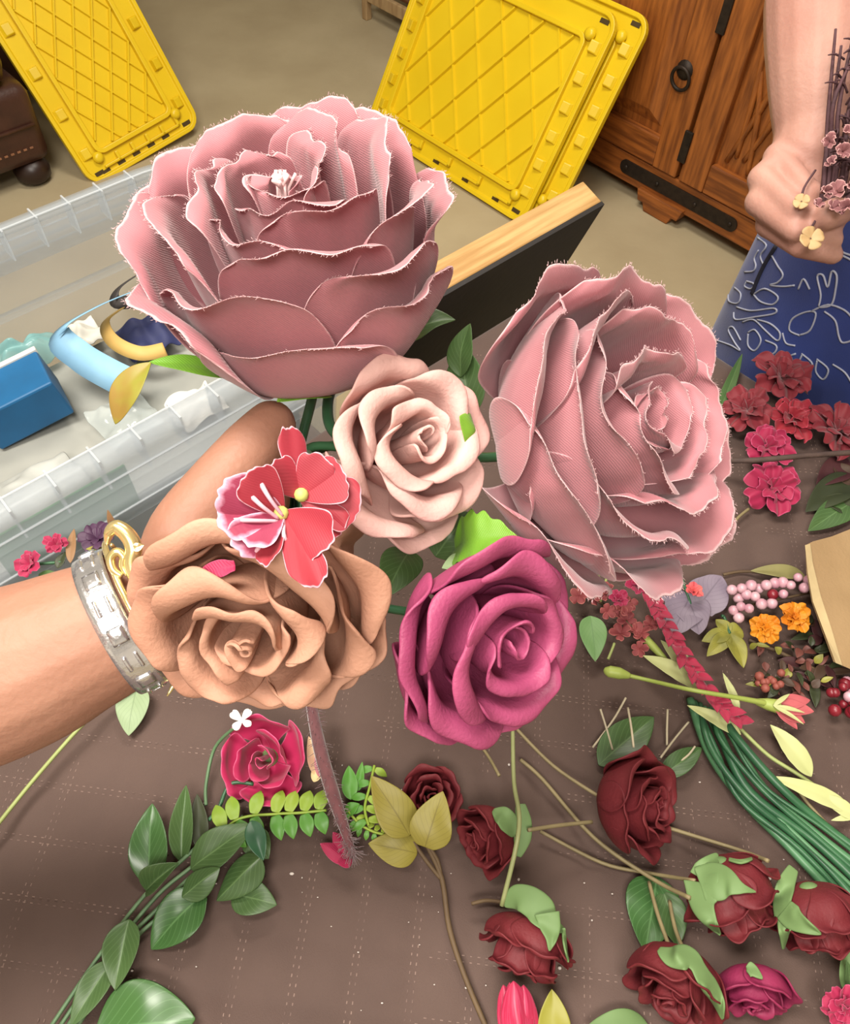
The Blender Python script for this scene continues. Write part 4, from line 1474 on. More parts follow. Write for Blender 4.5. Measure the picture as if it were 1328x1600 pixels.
# rest of the body, above and outside the picture
shl = pw(0.05, 1.02, 1.36)
ell_ = pw(0.12, 1.04, 1.08)
wl = pw(0.10, 0.90, 0.90)
parts.append(limb([(shl, 0.056), (shl.lerp(ell_, .5), 0.05), (ell_, 0.044)]))
parts.append(limb([(ell_, 0.044), (ell_.lerp(wl, .5), 0.042), (wl, 0.030), (pw(0.09, 0.865, 0.83), 0.03)]))
for k in range(4):
    b0 = pw(0.065 + k * 0.018, 0.862, 0.83)
    parts.append(limb([(b0, 0.011), (b0 + Vector((0, 0, -0.045)), 0.010), (b0 + Vector((0, 0, -0.08)) + W * 0.02, 0.008)]))
parts.append(limb([(pw(0.07, 0.875, 0.86), 0.014), (pw(0.045, 0.855, 0.82), 0.012), (pw(0.045, 0.85, 0.79), 0.010)]))
parts.append(ell(pw(UC, WC, 1.16), (0.17, 0.115, 0.26), 24, 16, ROOM))
parts.append(ell(pw(UC, WC, 0.92), (0.18, 0.125, 0.20), 24, 16, ROOM))
parts.append(limb([(pw(UC, WC + 0.005, 1.36), 0.062), (pw(UC, WC - 0.005, 1.47), 0.052)]))
parts.append(limb([(shr, 0.055), (pw(UC, WC, 1.39), 0.065), (shl, 0.055)]))
hd = pw(UC, WC - 0.025, 1.57)
parts.append(ell(hd, (0.074, 0.092, 0.108), 24, 18, ROOM))
parts.append(ell(hd + Vector((0, 0, -0.055)) - W * 0.02, (0.055, 0.062, 0.065), 20, 14, ROOM))
parts.append(limb([(hd - W * 0.088 + Vector((0, 0, 0.012)), 0.009), (hd - W * 0.104 + Vector((0, 0, -0.022)), 0.013)]))
for s in (-1, 1):
    parts.append(ell(hd + U * (s * 0.075) + Vector((0, 0, -0.005)), (0.009, 0.02, 0.03), 10, 8, ROOM))
    hip = pw(UC + s * 0.085, WC, 0.86)
    knee = pw(UC + s * 0.085, WC - 0.02, 0.48)
    ank = pw(UC + s * 0.085, WC + 0.01, 0.085)
    parts.append(limb([(hip, 0.088), (hip.lerp(knee, .5), 0.076), (knee, 0.056)]))
    parts.append(limb([(knee, 0.056), (knee.lerp(ank, .35), 0.055), (ank, 0.036)]))
    parts.append(limb([(ank + Vector((0, 0, -0.045)) + W * 0.02, 0.034), (ank - W * 0.12 + Vector((0, 0, -0.057)), 0.025)]))
body = flesh('body', parts, M_skinB, 0.0026, per, 3)
MW[body.name] = MW[per.name]
M_hair = mat('brown_hair', (92, 66, 46), 0.5, (66, 46, 32), scale=60, stretch=(4, 4, 1))
mesh('hair', grid(28, 16, lambda a, b: hd + W * 0.012 + ROOM @ Vector((0.087 * math.cos(R(-60 + 300 * a)) * math.sin(R(4 + 112 * b)), 0.100 * math.sin(R(-60 + 300 * a)) * math.sin(R(4 + 112 * b)), 0.118 * math.cos(R(4 + 112 * b)))) * (1 + 0.02 * math.sin(40 * a))), M_hair, body, world=True, solid=0.012, sub=1)
M_eye = mat('eye_white', (236, 232, 226), 0.3)
M_iris = mat('eye_brown', (70, 46, 30), 0.3)
M_lip = mat('lips', (184, 104, 100), 0.5)
for s in (-1, 1):
    e = hd + U * (s * 0.031) - W * 0.082 + Vector((0, 0, 0.008))
    mesh('eye', ell(e, (0.013, 0.010, 0.008), 12, 8, ROOM), M_eye, body, world=True)
    mesh('iris', ell(e - W * 0.0075, (0.0055, 0.0035, 0.0055), 10, 6, ROOM), M_iris, body, world=True)
    mesh('eyebrow', tube([hd + U * (s * 0.016) - W * 0.092 + Vector((0, 0, 0.026)), hd + U * (s * 0.034) - W * 0.086 + Vector((0, 0, 0.031)), hd + U * (s * 0.05) - W * 0.074 + Vector((0, 0, 0.026))], 0.003, 6, 4), M_hair, body, world=True)
mesh('mouth', tube([hd + U * -0.022 - W * 0.076 + Vector((0, 0, -0.060)), hd - W * 0.086 + Vector((0, 0, -0.058)), hd + U * 0.022 - W * 0.076 + Vector((0, 0, -0.060))], [0.001, 0.005, 0.001], 8, 5), M_lip, body, world=True)


# dress: oval column with soft folds
def dress_r(z):
    t = max(0.0, min(1.0, (z - 0.30) / 1.05))
    return 1.16 - 0.20 * t if z < 1.0 else 1.02 - 0.10 * (z - 1.0) / 0.38


def dress_pt(th, z, extra=0.0):
    k = dress_r(z) + 0.012 * math.sin(th * 9 + z * 3) * max(0, (1.1 - z)) + extra
    return pw(UC + DA * k * math.cos(th), WC + DB * k * math.sin(th), z)


M_dress = mat('blue_cloth', (38, 60, 136), 0.75, (26, 42, 98), scale=7, amt=0.7, sheen=0.2, bump=0.3, bscale=500)
def fn(a, b):
    return dress_pt(a * 2 * math.pi, 0.30 + 1.08 * b)
dress = mesh('dress', grid(96, 40, fn), M_dress, per, world=True, solid=0.002)
MW[dress.name] = MW[per.name]


def dress_hit(px, py):
    d = ray(px, py)
    t = 0.6
    while t < 1.8:
        p = CAM + d * t
        q = toroom(p)
        k = dress_r(q.z)
        dx, dy = (q.x - UC) / (DA * k), (q.y - WC) / (DB * k)
        if dx * dx + dy * dy < 1.0:
            return dress_pt(math.atan2(dy, dx), q.z, 0.008)
        t += 0.004
    return None


M_emb = mat('white_embroidery', (168, 172, 190), 0.8)
motifs = [
    [(240, 890), (225, 930), (200, 980), (195, 1030), (215, 1065), (245, 1060), (260, 1040), (250, 1010), (270, 980), (250, 940), (255, 900)],
    [(180, 990), (188, 1050), (165, 1075)], [(320, 1000), (350, 1040), (365, 1075), (350, 1105), (320, 1115), (365, 1120), (410, 1115)],
    [(150, 1150), (175, 1125), (200, 1150), (185, 1185), (155, 1180), (152, 1155)], [(250, 1150), (300, 1130), (350, 1160), (330, 1190), (280, 1180), (252, 1152)],
    [(180, 1200), (240, 1215), (330, 1205), (340, 1225), (260, 1240), (180, 1250), (172, 1222)], [(210, 1260), (250, 1250), (300, 1290), (350, 1330), (355, 1300), (320, 1265), (270, 1250)],
    [(505, 1195), (515, 1150), (500, 1080), (520, 1075), (545, 1120), (560, 1060), (580, 1075), (575, 1130), (550, 1190), (510, 1200)],
    [(430, 1310), (395, 1290), (400, 1250), (440, 1225), (480, 1215), (490, 1230), (470, 1290), (432, 1308)], [(480, 1215), (540, 1190), (600, 1210), (640, 1240)],
    [(530, 1215), (570, 1250), (580, 1310), (600, 1335), (640, 1325)], [(70, 1280), (105, 1295), (100, 1320), (72, 1312), (71, 1284)],
    [(100, 1330), (160, 1350), (200, 1370), (180, 1340), (150, 1290), (170, 1280), (200, 1330)], [(230, 1300), (260, 1290), (280, 1330), (260, 1370), (230, 1350), (230, 1304)],
    [(300, 1330), (340, 1350), (330, 1380), (290, 1390), (350, 1400), (420, 1380)], [(530, 965), (580, 990), (640, 1015)], [(590, 950), (600, 980), (640, 1000)],
    [(130, 1165), (108, 1200), (128, 1150)], [(265, 930), (300, 960), (275, 1000), (290, 1040)], [(220, 1100), (250, 1110), (240, 1130), (215, 1120), (220, 1102)],
    [(440, 1380), (480, 1420), (450, 1450), (420, 1430), (440, 1385)], [(500, 1400), (540, 1440), (520, 1480), (490, 1450), (500, 1405)], [(560, 1420), (610, 1450), (640, 1500)],
    [(430, 1130), (450, 1090), (470, 1130)], [(370, 1300), (380, 1340), (410, 1350)]]
for mo in motifs:
    pts = [dress_hit(1080 + x / 2.5, y / 2.5) for x, y in mo]
    pts = [p for p in pts if p is not None]
    if len(pts) > 2:
        mesh('embroidery', tube(pts, 0.0013, 5, 5), M_emb, dress, world=True)
rnd = random.Random(64)
done = []
for k in range(260):                                   # the same embroidery goes on round the dress
    th, z = rnd.uniform(0, 6.28), rnd.uniform(0.36, 1.30)
    c_ = dress_pt(th, z)
    q_ = CM.transposed() @ (c_ - CAM)
    qx_, qy_ = CX + FPX * q_.x / -q_.z, CY - FPX * q_.y / -q_.z
    if (th > 3.3 and th < 6.0 and 1060 < qx_ < 1345 and 330 < qy_ < 640) or any((c_ - d_).length < 0.065 for d_ in done):
        continue
    done.append(c_)
    np_, a0 = rnd.choice((3, 4, 5)), rnd.uniform(0, 6.28)
    r0 = rnd.uniform(0.016, 0.028)
    pts = []
    for i in range(np_ * 6):
        a = a0 + i / (np_ * 6) * 6.2832
        rr = r0 * (0.45 + 0.55 * abs(math.sin(np_ * (a - a0) / 2)))
        pts.append(dress_pt(th + rr * math.cos(a) / DA, z + rr * math.sin(a), 0.008))
    mesh('embroidery', tube(pts, 0.0013, 5, 2, True), M_emb, dress, world=True)
pts = [dress_hit(1080 + x / 2.5, y / 2.5) for x, y in ((340, 960), (300, 1030), (265, 1090), (245, 1150))]
mesh('dress_line', tube([p for p in pts if p], 0.0035, 6, 5), mat('navy_line', (30, 30, 46), 0.8), dress, world=True)  # dark navy line laid diagonally over the dress front

# --- dried twigs in the fist
M_twig = mat('burgundy_twig', (84, 52, 56), 0.8, (58, 34, 40), scale=60, bump=0.6)
M_dry = mat('dried_rose_petal', (142, 92, 92), 0.8, (104, 62, 68), scale=60, edge=(196, 150, 146), edge_w=0.1)
M_pod = mat('tan_pod', (186, 156, 112), 0.6, (160, 128, 84), scale=60)
tw = thing('dried_twigs', 'bunch of dried burgundy twigs and dusty blossoms gripped in the fist', 'twig', atd(1300, 340, .655))
rnd = random.Random(21)
for k in range(14):
    x0, y0 = 1282 + k * 4.5, 330 + rnd.uniform(-14, 14)
    x1, y1 = 1292 + k * 8 + rnd.uniform(-6, 6), 200 - rnd.uniform(0, 40)
    x2, y2 = 1306 + k * 11 + rnd.uniform(-10, 10), 60 + rnd.uniform(-30, 40)
    mesh('twig', tube([atd(x0, y0, .652 - k * .001), atd((x0 + x1) / 2 + rnd.uniform(-4, 4), (y0 + y1) / 2, .648), atd(x1, y1, .642 + rnd.uniform(-.01, .01)), atd(x2, y2, .64 + rnd.uniform(-.015, .015))], [0.0016, 0.0020, 0.0017, 0.0010], 6, 5), M_twig, tw, world=True)
for k in range(70):
    y = rnd.uniform(70, 310)
    x = 1300 + (300 - y) * 0.09 + rnd.uniform(-4, 40)
    p = atd(x, y, .640)
    q = atd(x + rnd.uniform(-26, 12), y + rnd.uniform(-22, 12), .632)
    mesh('side_twig', tube([p, p.lerp(q, .6) + camdir(0, .3, .5) * 0.002, q], [0.0010, 0.0009, 0.0005], 5, 3), M_twig, tw, world=True)
for (x, y, s) in ((1296, 222, 15), (1316, 238, 16), (1300, 256, 12), (1322, 210, 14), (1288, 300, 14), (1308, 300, 18), (1326, 290, 18), (1276, 322, 12), (1300, 326, 14), (1322, 325, 16), (1340, 260, 18)):
    c = atd(x, y, .624)
    L_ = s * 0.64 / 1250
    m4 = Matrix.Translation(c) @ rose_frame(camdir(rnd.uniform(-.6, .4), rnd.uniform(-.4, .5), .8)).to_4x4()
    for i in range(5):
        mesh('dried_petal', xf(radial(flat_petal(L_, L_ * 1.0, cup=0.3, seed=rnd.randint(0, 999), ruffle=0.12, nu=5, nv=4), i * 72 + rnd.uniform(-15, 15), rnd.uniform(15, 55)), m4), M_dry, tw, world=True, solid=0.0005)
for (x, y, s, nx) in ((1266, 374, 20, 0.0), (1252, 316, 13, -.4)):
    c = atd(x, y, .640)
    m4 = Matrix.Translation(c) @ rose_frame(camdir(nx, .1, .9)).to_4x4()
    for i in range(4):
        L_ = s * 0.64 / 1250
        mesh('pod_shell', xf(radial(flat_petal(L_, L_ * 1.3, cup=0.25, notch=0.03, seed=i, ruffle=0.04, nu=6, nv=5), i * 90 + 20, 8), m4), M_pod, tw, world=True, solid=0.0006)
    mesh('pod_stalk', tube([c, atd(x + 4, y - 22, .644), atd(x + 22, y - 50, .650)], 0.0010, 6, 4), M_twig, tw, world=True)
# ------------------------------------------------------------------ flowers and leaves lying on the cloth
def T(x, y, h=0.0):
    return atz(x, y, TZ + h)


def pxm(x, y, z=TZ):
    """metres per pixel at that spot."""
    p = atz(x, y, z)
    q = CM.transposed() @ (p - CAM)
    return -q.z / FPX


def tl(par, b, t, wpx, m, h0=0.005, h1=0.007, name='leaf', n=(0, 0, 1), arch=0.06, **k):
    s = pxm(*b)
    k.setdefault('seed', int(b[0] + t[1]))
    return mesh(name, leaf_grid(T(*b, h0), T(*t, h1), wpx * s, n, arch=arch, **k), m, par, world=True, solid=0.0006, sub=1)


def ts(par, pts, rpx, m, h=0.005, name='stem', n=7):
    """stem through pixels; pts (x, y) or (x, y, height)."""
    s = pxm(pts[0][0], pts[0][1])
    P_ = [T(p[0], p[1], p[2] if len(p) > 2 else h) for p in pts]
    r_ = [q * s for q in rpx] if isinstance(rpx, (list, tuple)) else rpx * s
    return mesh(name, tube(P_, r_, n, 6), m, par, world=True)


def lay(name, label, cat, x, y, group=None):
    return thing(name, label, cat, T(x, y, 0.0), None, group)


def small_rose(n1=3, n2=4, n3=5, seed=0, lip=100, hh=1.0, open_=1.0, hout=0.86, wob=0.04):
    rnd = random.Random(seed)
    s = []
    o = rnd.uniform(0, 360)
    s.append(dict(az=o, wd=165, r=0.10, h=1.02 * hh, lipr=0.03, lipa=40, tip=0.1, flat=0))
    for i in range(n1):
        s.append(dict(az=o + i * 360 / n1 + 40, wd=85, r=0.26, h=1.04 * hh * rnd.uniform(.95, 1.05), lipr=0.08, lipa=lip, tip=0.14, sp=0.1))
    for i in range(n2):
        s.append(dict(az=o + i * 360 / n2, wd=62, r=0.54, h=1.0 * hh * rnd.uniform(.92, 1.05), lipr=0.13, lipa=lip, tip=0.16, sp=0.1))
    for i in range(n3):
        s.append(dict(az=o + i * 360 / n3 + 20, wd=52, r=0.86 * open_, h=hout * hh * rnd.uniform(.85, 1.08), lipr=0.16, lipa=lip, tip=0.18, sp=0.08))
    for d in s:
        d['wob'] = wob
        d['seed'] = rnd.randint(0, 9999)
    return s


GR = 'dark red foam roses lying on the cloth'


def table_rose(label, x, y, axis, rpx, seed, m=M_red, group=GR, cal=True, hh=1.0, name='foam_rose', lift=0.0, thick=0.0016, **k):
    s = pxm(x, y, TZ + 0.03)
    Rr = rpx * s
    a = camdir(*axis)
    c = atz(x, y, TZ + 0.03 + lift)
    base = c - a * (Rr * hh * 0.5)
    t_ = make_rose(name, label, 'rose', base, a, Rr, small_rose(seed=seed, hh=hh, **k), m, thick, group, nu=14, nv=14,
                     calyx=(M_sage, Rr * 1.05, 0.10) if cal else None, floor=TZ + lift)
    mesh('receptacle', ell((0, 0, 0.03 * Rr), (0.22 * Rr, 0.22 * Rr, 0.12 * Rr), 12, 8), M_sage, t_)
    return t_


ra = table_rose('dark red foam rose with its swirled face showing, tips of green leaves behind', 988, 1254, (0.68, 0.10, 0.66), 78, 1, cal=False, hh=1.2, n3=6, n2=5)
rb = table_rose('dark red foam rose in the bouquet shade with one folded sage calyx', 766, 1304, (-0.75, -0.15, 0.55), 54, 2, hh=1.2, cal=False)
rc = table_rose('dark red foam rose lying face down above the pink tulip bud', 822, 1478, (-0.25, -0.75, 0.40), 70, 3, hh=1.1, cal=False, n2=5, n3=6, hout=0.62, wob=0.06, lip=130)
rd = table_rose('dark red foam rose with a long torn sage calyx below the veined leaf', 1055, 1532, (-0.45, -0.55, 0.62), 76, 4, hh=1.1, cal=False)
re_ = table_rose('dark red foam rose seen from behind, its sage star calyx spread wide', 1137, 1394, (0.30, -0.70, 0.10), 70, 5, hh=1.3, cal=False, n2=6, n3=6, hout=0.62, wob=0.065, lip=140)
rf_ = table_rose('dark red foam rose seen from behind beside the dark green stem bundle', 1270, 1430, (0.16, -0.80, 0.12), 66, 6, hh=1.25, cal=False, n2=6, n3=6, hout=0.6, wob=0.065, lip=140)
rg = table_rose('raspberry pink foam rose squeezed between the dark red roses', 1180, 1545, (-0.1, -0.55, 0.60), 60, 7, m=M_plum2, group=None, hh=1.0, cal=False)
rh = table_rose('dark red foam rose half covered by olive leaves', 674, 1236, (0.1, 0.35, 0.85), 48, 8, hh=0.9, cal=False)


# foam calyx scraps cut as stars: outline in pixels, laid over the rose they belong to
def scrap(par, outline, h, m=None, bulge=0.006, name='calyx'):
    m = m or M_sage
    c = (sum(p[0] for p in outline) / len(outline), sum(p[1] for p in outline) / len(outline))
    me_v = []
    rings = 4
    n = len(outline)
    for r_ in range(rings + 1):
        f = r_ / rings
        for (x, y) in outline:
            px, py = c[0] + (x - c[0]) * f, c[1] + (y - c[1]) * f
            me_v.append(T(px, py, h + bulge * (1 - f * f)))
    F_ = []
    for r_ in range(rings):
        for i in range(n):
            j = (i + 1) % n
            F_.append((r_ * n + i, (r_ + 1) * n + i, (r_ + 1) * n + j, r_ * n + j))
    return mesh(name, (me_v, F_), m, par, world=True, solid=0.0016)


def c6(pts):
    return [(900 + x / 3.103, 1240 + y / 3.103) for x, y in pts]


def c5(pts):
    return [(640 + x / 2.887, 1100 + y / 2.887) for x, y in pts]


def dense(pts, k=3):
    out = []
    for i in range(len(pts)):
        a, b = pts[i], pts[(i + 1) % len(pts)]
        for j in range(k):
            out.append((a[0] + (b[0] - a[0]) * j / k, a[1] + (b[1] - a[1]) * j / k))
    return out


from mathutils.bvhtree import BVHTree
BV = {}


def rose_bvh(par):
    if par.name not in BV:
        V_, F2 = [], []
        for ch in bpy.data.objects:
            if ch.parent == par and ch.name.startswith('petal'):
                k = len(V_)
                V_ += [MW[par.name] @ v.co for v in ch.data.vertices]
                F2 += [tuple(i + k for i in p.vertices) for p in ch.data.polygons]
        BV[par.name] = BVHTree.FromPolygons(V_, F2)
    return BV[par.name]


def arm_strip(par, centre_pts, widths, h, m=None, name='calyx'):
    """A curved, tapering strip of foam through pixels (one star point)."""
    m = m or M_sage
    hs = h if isinstance(h, (list, tuple)) else [h] * len(centre_pts)
    P_ = [T(p[0], p[1], hh) for p, hh in zip(centre_pts, hs)]
    c = spline(P_, 6)
    N_ = len(c) - 1
    s = pxm(*centre_pts[0])

    def fn(a, b):
        i = min(int(round(b * N_)), N_)
        t = c[min(i + 1, N_)] - c[max(i - 1, 0)]
        t.z = 0
        t.normalize()
        sd = Vector((-t.y, t.x, 0))
        w = interp(widths, b) * s * 0.5 / 2.9
        u = a * 2 - 1
        return c[i] + sd * (u * w) - Vector((0, 0, 0.10 * w * u * u))
    vf = grid(6, N_, fn)
    bvh = rose_bvh(par)
    ts_, hit = [], []
    dirs = [(v - CAM) for v in vf[0]]
    for d in dirs:
        h_ = bvh.ray_cast(CAM, d.normalized())
        t_ = (h_[0] - CAM).length / d.length if h_[0] is not None else None
        hit.append(t_)
    ok = [t_ for t_ in hit if t_]
    av = sum(ok) / len(ok) if ok else 1.0
    ts_ = [t_ if t_ else av for t_ in hit]
    nu_ = 7
    for _ in range(5):                              # drape smoothly, never under the petals
        new = []
        for k in range(len(ts_)):
            i, j = k % nu_, k // nu_
            nb_ = [ts_[jj * nu_ + ii] for ii, jj in ((i - 1, j), (i + 1, j), (i, j - 1), (i, j + 1)) if 0 <= ii < nu_ and 0 <= jj <= N_]
            v_ = (ts_[k] + sum(nb_)) / (1 + len(nb_))
            new.append(min(v_, hit[k]) if hit[k] else v_)
        ts_ = new
    V_ = [CAM + d * (t_ - 0.0058 / d.length) for d, t_ in zip(dirs, ts_)]
    return mesh(name, (V_, vf[1], vf[2]), m, par, world=True, solid=0.0016, sub=1)


# star on the rose seen from behind
HB = 0.082
arm_strip(re_, c6([(600, 440), (720, 420), (800, 455), (872, 478)]), [130, 150, 90, 30, 3], [HB, HB + .002, HB - .004, HB - .012])
arm_strip(re_, c6([(610, 430), (620, 540), (660, 620), (700, 685)]), [150, 120, 85, 45, 3], [HB, HB, HB - .008, HB - .02])
arm_strip(re_, c6([(620, 420), (650, 350), (685, 292)]), [120, 110, 60, 10], [HB, HB, HB - .01])
arm_strip(re_, c6([(740, 318), (800, 330), (855, 315)]), [12, 16, 8], [HB - .008, HB - .004, HB - .006])
HB2 = 0.080
arm_strip(rf_, c6([(1055, 360), (1020, 440), (1000, 520), (1020, 590)]), [40, 70, 70, 110], [HB2 - .006, HB2, HB2 + .002, HB2])
arm_strip(rf_, c6([(1010, 560), (1080, 620), (1190, 682)]), [100, 110, 60, 4], [HB2, HB2, HB2 - .012])
arm_strip(rf_, c6([(1010, 600), (1010, 680), (1002, 755)]), [60, 55, 30, 4], [HB2, HB2 - .004, HB2 - .016])
arm_strip(rg, c6([(825, 850), (860, 855), (905, 898)]), [10, 60, 40, 4], [.064, .066, .058])
arm_strip(rd, c6([(400, 755), (470, 790), (560, 800), (620, 890), (690, 1000), (712, 1095)]), [20, 80, 95, 60, 75, 50, 4], [.070, .080, .084, .084, .078, .066])
arm_strip(rc, c5([(425, 905), (490, 870), (570, 905), (640, 990), (700, 1020)]), [20, 100, 120, 130, 60, 10], [.05, .062, .068, .066, .056])
arm_strip(rc, c5([(620, 940), (640, 1040), (630, 1115)]), [110, 90, 40, 4], [.066, .066, .058])
arm_strip(rc, c5([(695, 1010), (700, 1080), (718, 1165)]), [14, 14, 10, 4], [.056, .05, .04])
arm_strip(rb, c5([(375, 480), (430, 510), (480, 590)]), [10, 80, 90, 40], [.05, .056, .05])
arm_strip(rb, c5([(500, 450), (515, 560), (490, 690)]), [40, 70, 75, 20], [.05, .052, .04])

# rose stems (wires)
W_ = M_stemT
ts(rc, [(801, 1138, .03), (803, 1221, .050), (811, 1294, .078), (784, 1415, .05)], 3.2, mat('pale_green_wire', (150, 156, 104), 0.5))
ts(rb, [(747, 1159, .02), (765, 1185, .03), (780, 1212, .04)], 2.5, W_)
ts(ra, [(806, 1138, .02), (865, 1197, .02), (938, 1246, .025)], 2.6, W_)
ts(ra, [(825, 1297, .05), (870, 1290, .04), (925, 1284, .03)], 3.0, W_)
ts(re_, [(813, 1187, .008), (848, 1218, .008), (927, 1308, .01), (1021, 1374, .02), (1078, 1403, .05)], 3.0, W_)
ts(re_, [(844, 1299, .006), (940, 1348, .004), (1014, 1364, .010), (1086, 1376, .05)], 2.8, W_)
ts(rf_, [(1046, 1294, .01), (1100, 1311, .012), (1160, 1330, .02), (1200, 1345, .05)], 3.0, W_)
ts(rd, [(1014, 1378, .015), (1028, 1430, .03), (1052, 1496, .05)], 3.0, W_)
ts(rd, [(1046, 1408, .012), (1056, 1455, .03), (1076, 1500, .05)], 3.0, W_)
ts(rb, [(737, 1412, .008), (760, 1407, .012), (786, 1410, .02)], 3.0, M_stemB)
for pts in ([(978, 1090, .02), (958, 1125, .012), (926, 1168, .006)], [(938, 1108, .02), (948, 1140, .012), (957, 1172, .01)], [(981, 1106, .06), (986, 1135, .065), (990, 1168, .06)],
            [(1043, 1108, .015), (1042, 1140, .01), (1042, 1165, .008)], [(1076, 1128, .008), (1056, 1152, .008), (1032, 1184, .02)], [(1086, 1166, .012), (1076, 1179, .01), (1062, 1190, .008)]):
    ts(ra, pts, 1.7, mat('pale_wire', (190, 178, 150), 0.5), name='wire')
tl(ra, (935, 1196), (1022, 1120), 62, M_leafG, fold=0.1)
tl(ra, (1032, 1214), (1097, 1168), 36, M_leafG, fold=0.15)
lf = lay('veined_leaf', 'large veined green leaf lying between the dark red roses', 'leaf', 1020, 1430)
tl(lf, (1026, 1368), (1008, 1488), 86, M_leafGl, h0=0.004, h1=0.006, arch=0.02, fold=0.03, shape=0.9)
tl(lf, (1036, 1392), (1060, 1480), 50, M_leafG, h1=0.008)
lf = lay('sage_leaf', 'light sage leaf poking in beneath the roses at the near cloth', 'leaf', 965, 1590)
tl(lf, (1015, 1606), (915, 1606), 52, M_sage, arch=0.14, fold=-0.12)

# tulip bud
tu = lay('tulip_bud', 'bright pink cloth tulip bud with an olive leaf beside it', 'tulip', 815, 1580)
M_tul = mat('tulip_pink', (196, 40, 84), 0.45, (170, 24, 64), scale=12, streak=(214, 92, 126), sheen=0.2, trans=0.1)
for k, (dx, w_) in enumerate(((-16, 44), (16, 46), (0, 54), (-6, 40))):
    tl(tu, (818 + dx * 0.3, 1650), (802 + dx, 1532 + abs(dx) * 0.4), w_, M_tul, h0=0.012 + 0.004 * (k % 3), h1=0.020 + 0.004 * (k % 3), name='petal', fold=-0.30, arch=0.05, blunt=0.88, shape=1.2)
tl(tu, (866, 1640), (862, 1545), 52, mat('olive_lime_leaf', (150, 148, 58), 0.5, (134, 130, 46), scale=14), fold=0.1, h1=0.02)
ts(tu, [(820, 1650, .014), (826, 1700, .010), (834, 1750, .006)], 5, M_stemG)

# pink blossom by the near right corner
def ruffle(par, x, y, rpx, m, seed, h=0.02, n=(0, 0, 1), layers=((7, 1.0, 18), (6, 0.75, 42), (5, 0.5, 64)), wr=0.95, nu=9, nv=7, petal_name='petal', ruf=0.10):
    s = pxm(x, y, TZ + h)
    rnd = random.Random(seed)
    m4 = Matrix.Translation(T(x, y, h)) @ rose_frame(Vector(n)).to_4x4()
    for cnt, f, tilt in layers:
        o = rnd.uniform(0, 90)
        for i in range(cnt):
            L_ = rpx * s * f * rnd.uniform(0.88, 1.1)
            mesh(petal_name, xf(radial(flat_petal(L_, L_ * wr, cup=0.25, notch=0.12, ruffle=ruf, seed=rnd.randint(0, 9999), curl=-0.15, nu=nu, nv=nv), o + i * 360 / cnt, tilt + rnd.uniform(-8, 8), (0, 0, 0), rnd.uniform(-15, 15)), m4), m, par, world=True, solid=0.0005, sub=1)


pk = lay('pink_blossom', 'hot pink ruffled blossom with sage leaves at the near right of the cloth', 'flower', 1318, 1565)
ruffle(pk, 1316, 1572, 36, M_hot, 3, h=0.022, n=camdir(-.2, .1, .9))
tl(pk, (1322, 1550), (1324, 1462), 30, M_sage, h0=0.012, h1=0.03)
tl(pk, (1326, 1545), (1322, 1500), 18, M_leafG, h0=0.015, h1=0.035)

# ---- leafy green spray on the left
sp = lay('leaf_spray', 'long dark green leafy spray with a bundle of stems running off the cloth', 'foliage', 200, 1440)
for pts in ([(78, 1606), (150, 1500), (225, 1400), (300, 1330), (372, 1262)], [(92, 1606), (165, 1500), (245, 1400), (310, 1345), (380, 1275)], [(104, 1606), (180, 1490), (258, 1408), (320, 1350), (392, 1290)], [(120, 1606), (200, 1480), (262, 1420), (282, 1395)]):
    ts(sp, pts, 3.4, mat('grey_green_stem', (104, 134, 96), 0.5, (80, 110, 76), scale=30), h=0.010)
for b, t, w_, m, kw in (
        ((233, 1380), (238, 1255), 62, M_leafGl, dict(blunt=0.35, h1=0.02)), ((284, 1348), (291, 1226), 38, M_leafG, dict(fold=0.3, h1=0.022)), ((316, 1330), (308, 1240), 30, M_leafD, dict(h1=0.01)),
        ((298, 1358), (396, 1288), 60, M_leafG, dict(h1=0.03, h0=0.014)), ((284, 1402), (344, 1356), 44, M_leafG, dict(h0=0.02, h1=0.03, fold=-0.2)), ((408, 1338), (338, 1408), 54, M_leafG, dict(fold=-0.3, h0=0.03, h1=0.012)),
        ((362, 1396), (433, 1414), 54, M_leafG, dict(h0=0.008, h1=0.014)), ((318, 1394), (236, 1484), 74, M_leafGl, dict(h0=0.016, h1=0.010, blunt=0.3)), ((202, 1436), (180, 1548), 54, M_leafG, dict(h0=0.022, h1=0.02, fold=0.2)),
        ((176, 1500), (110, 1606), 46, M_leafG, dict(h0=0.016, h1=0.018)), ((148, 1612), (306, 1592), 128, M_leafGl, dict(h0=0.010, h1=0.016, fold=0.05)), ((228, 1392), (280, 1348), 40, M_leafG, dict(fold=0.6, h0=0.014, h1=0.03)),
        ((120, 1570), (170, 1520), 30, M_leafD, dict(h1=0.008)), ((388, 1300), (420, 1342), 44, M_leafG, dict(h0=0.014, h1=0.012))):
    kw.setdefault('fold', 0.12)
    tl(sp, b, t, w_, m, **kw)

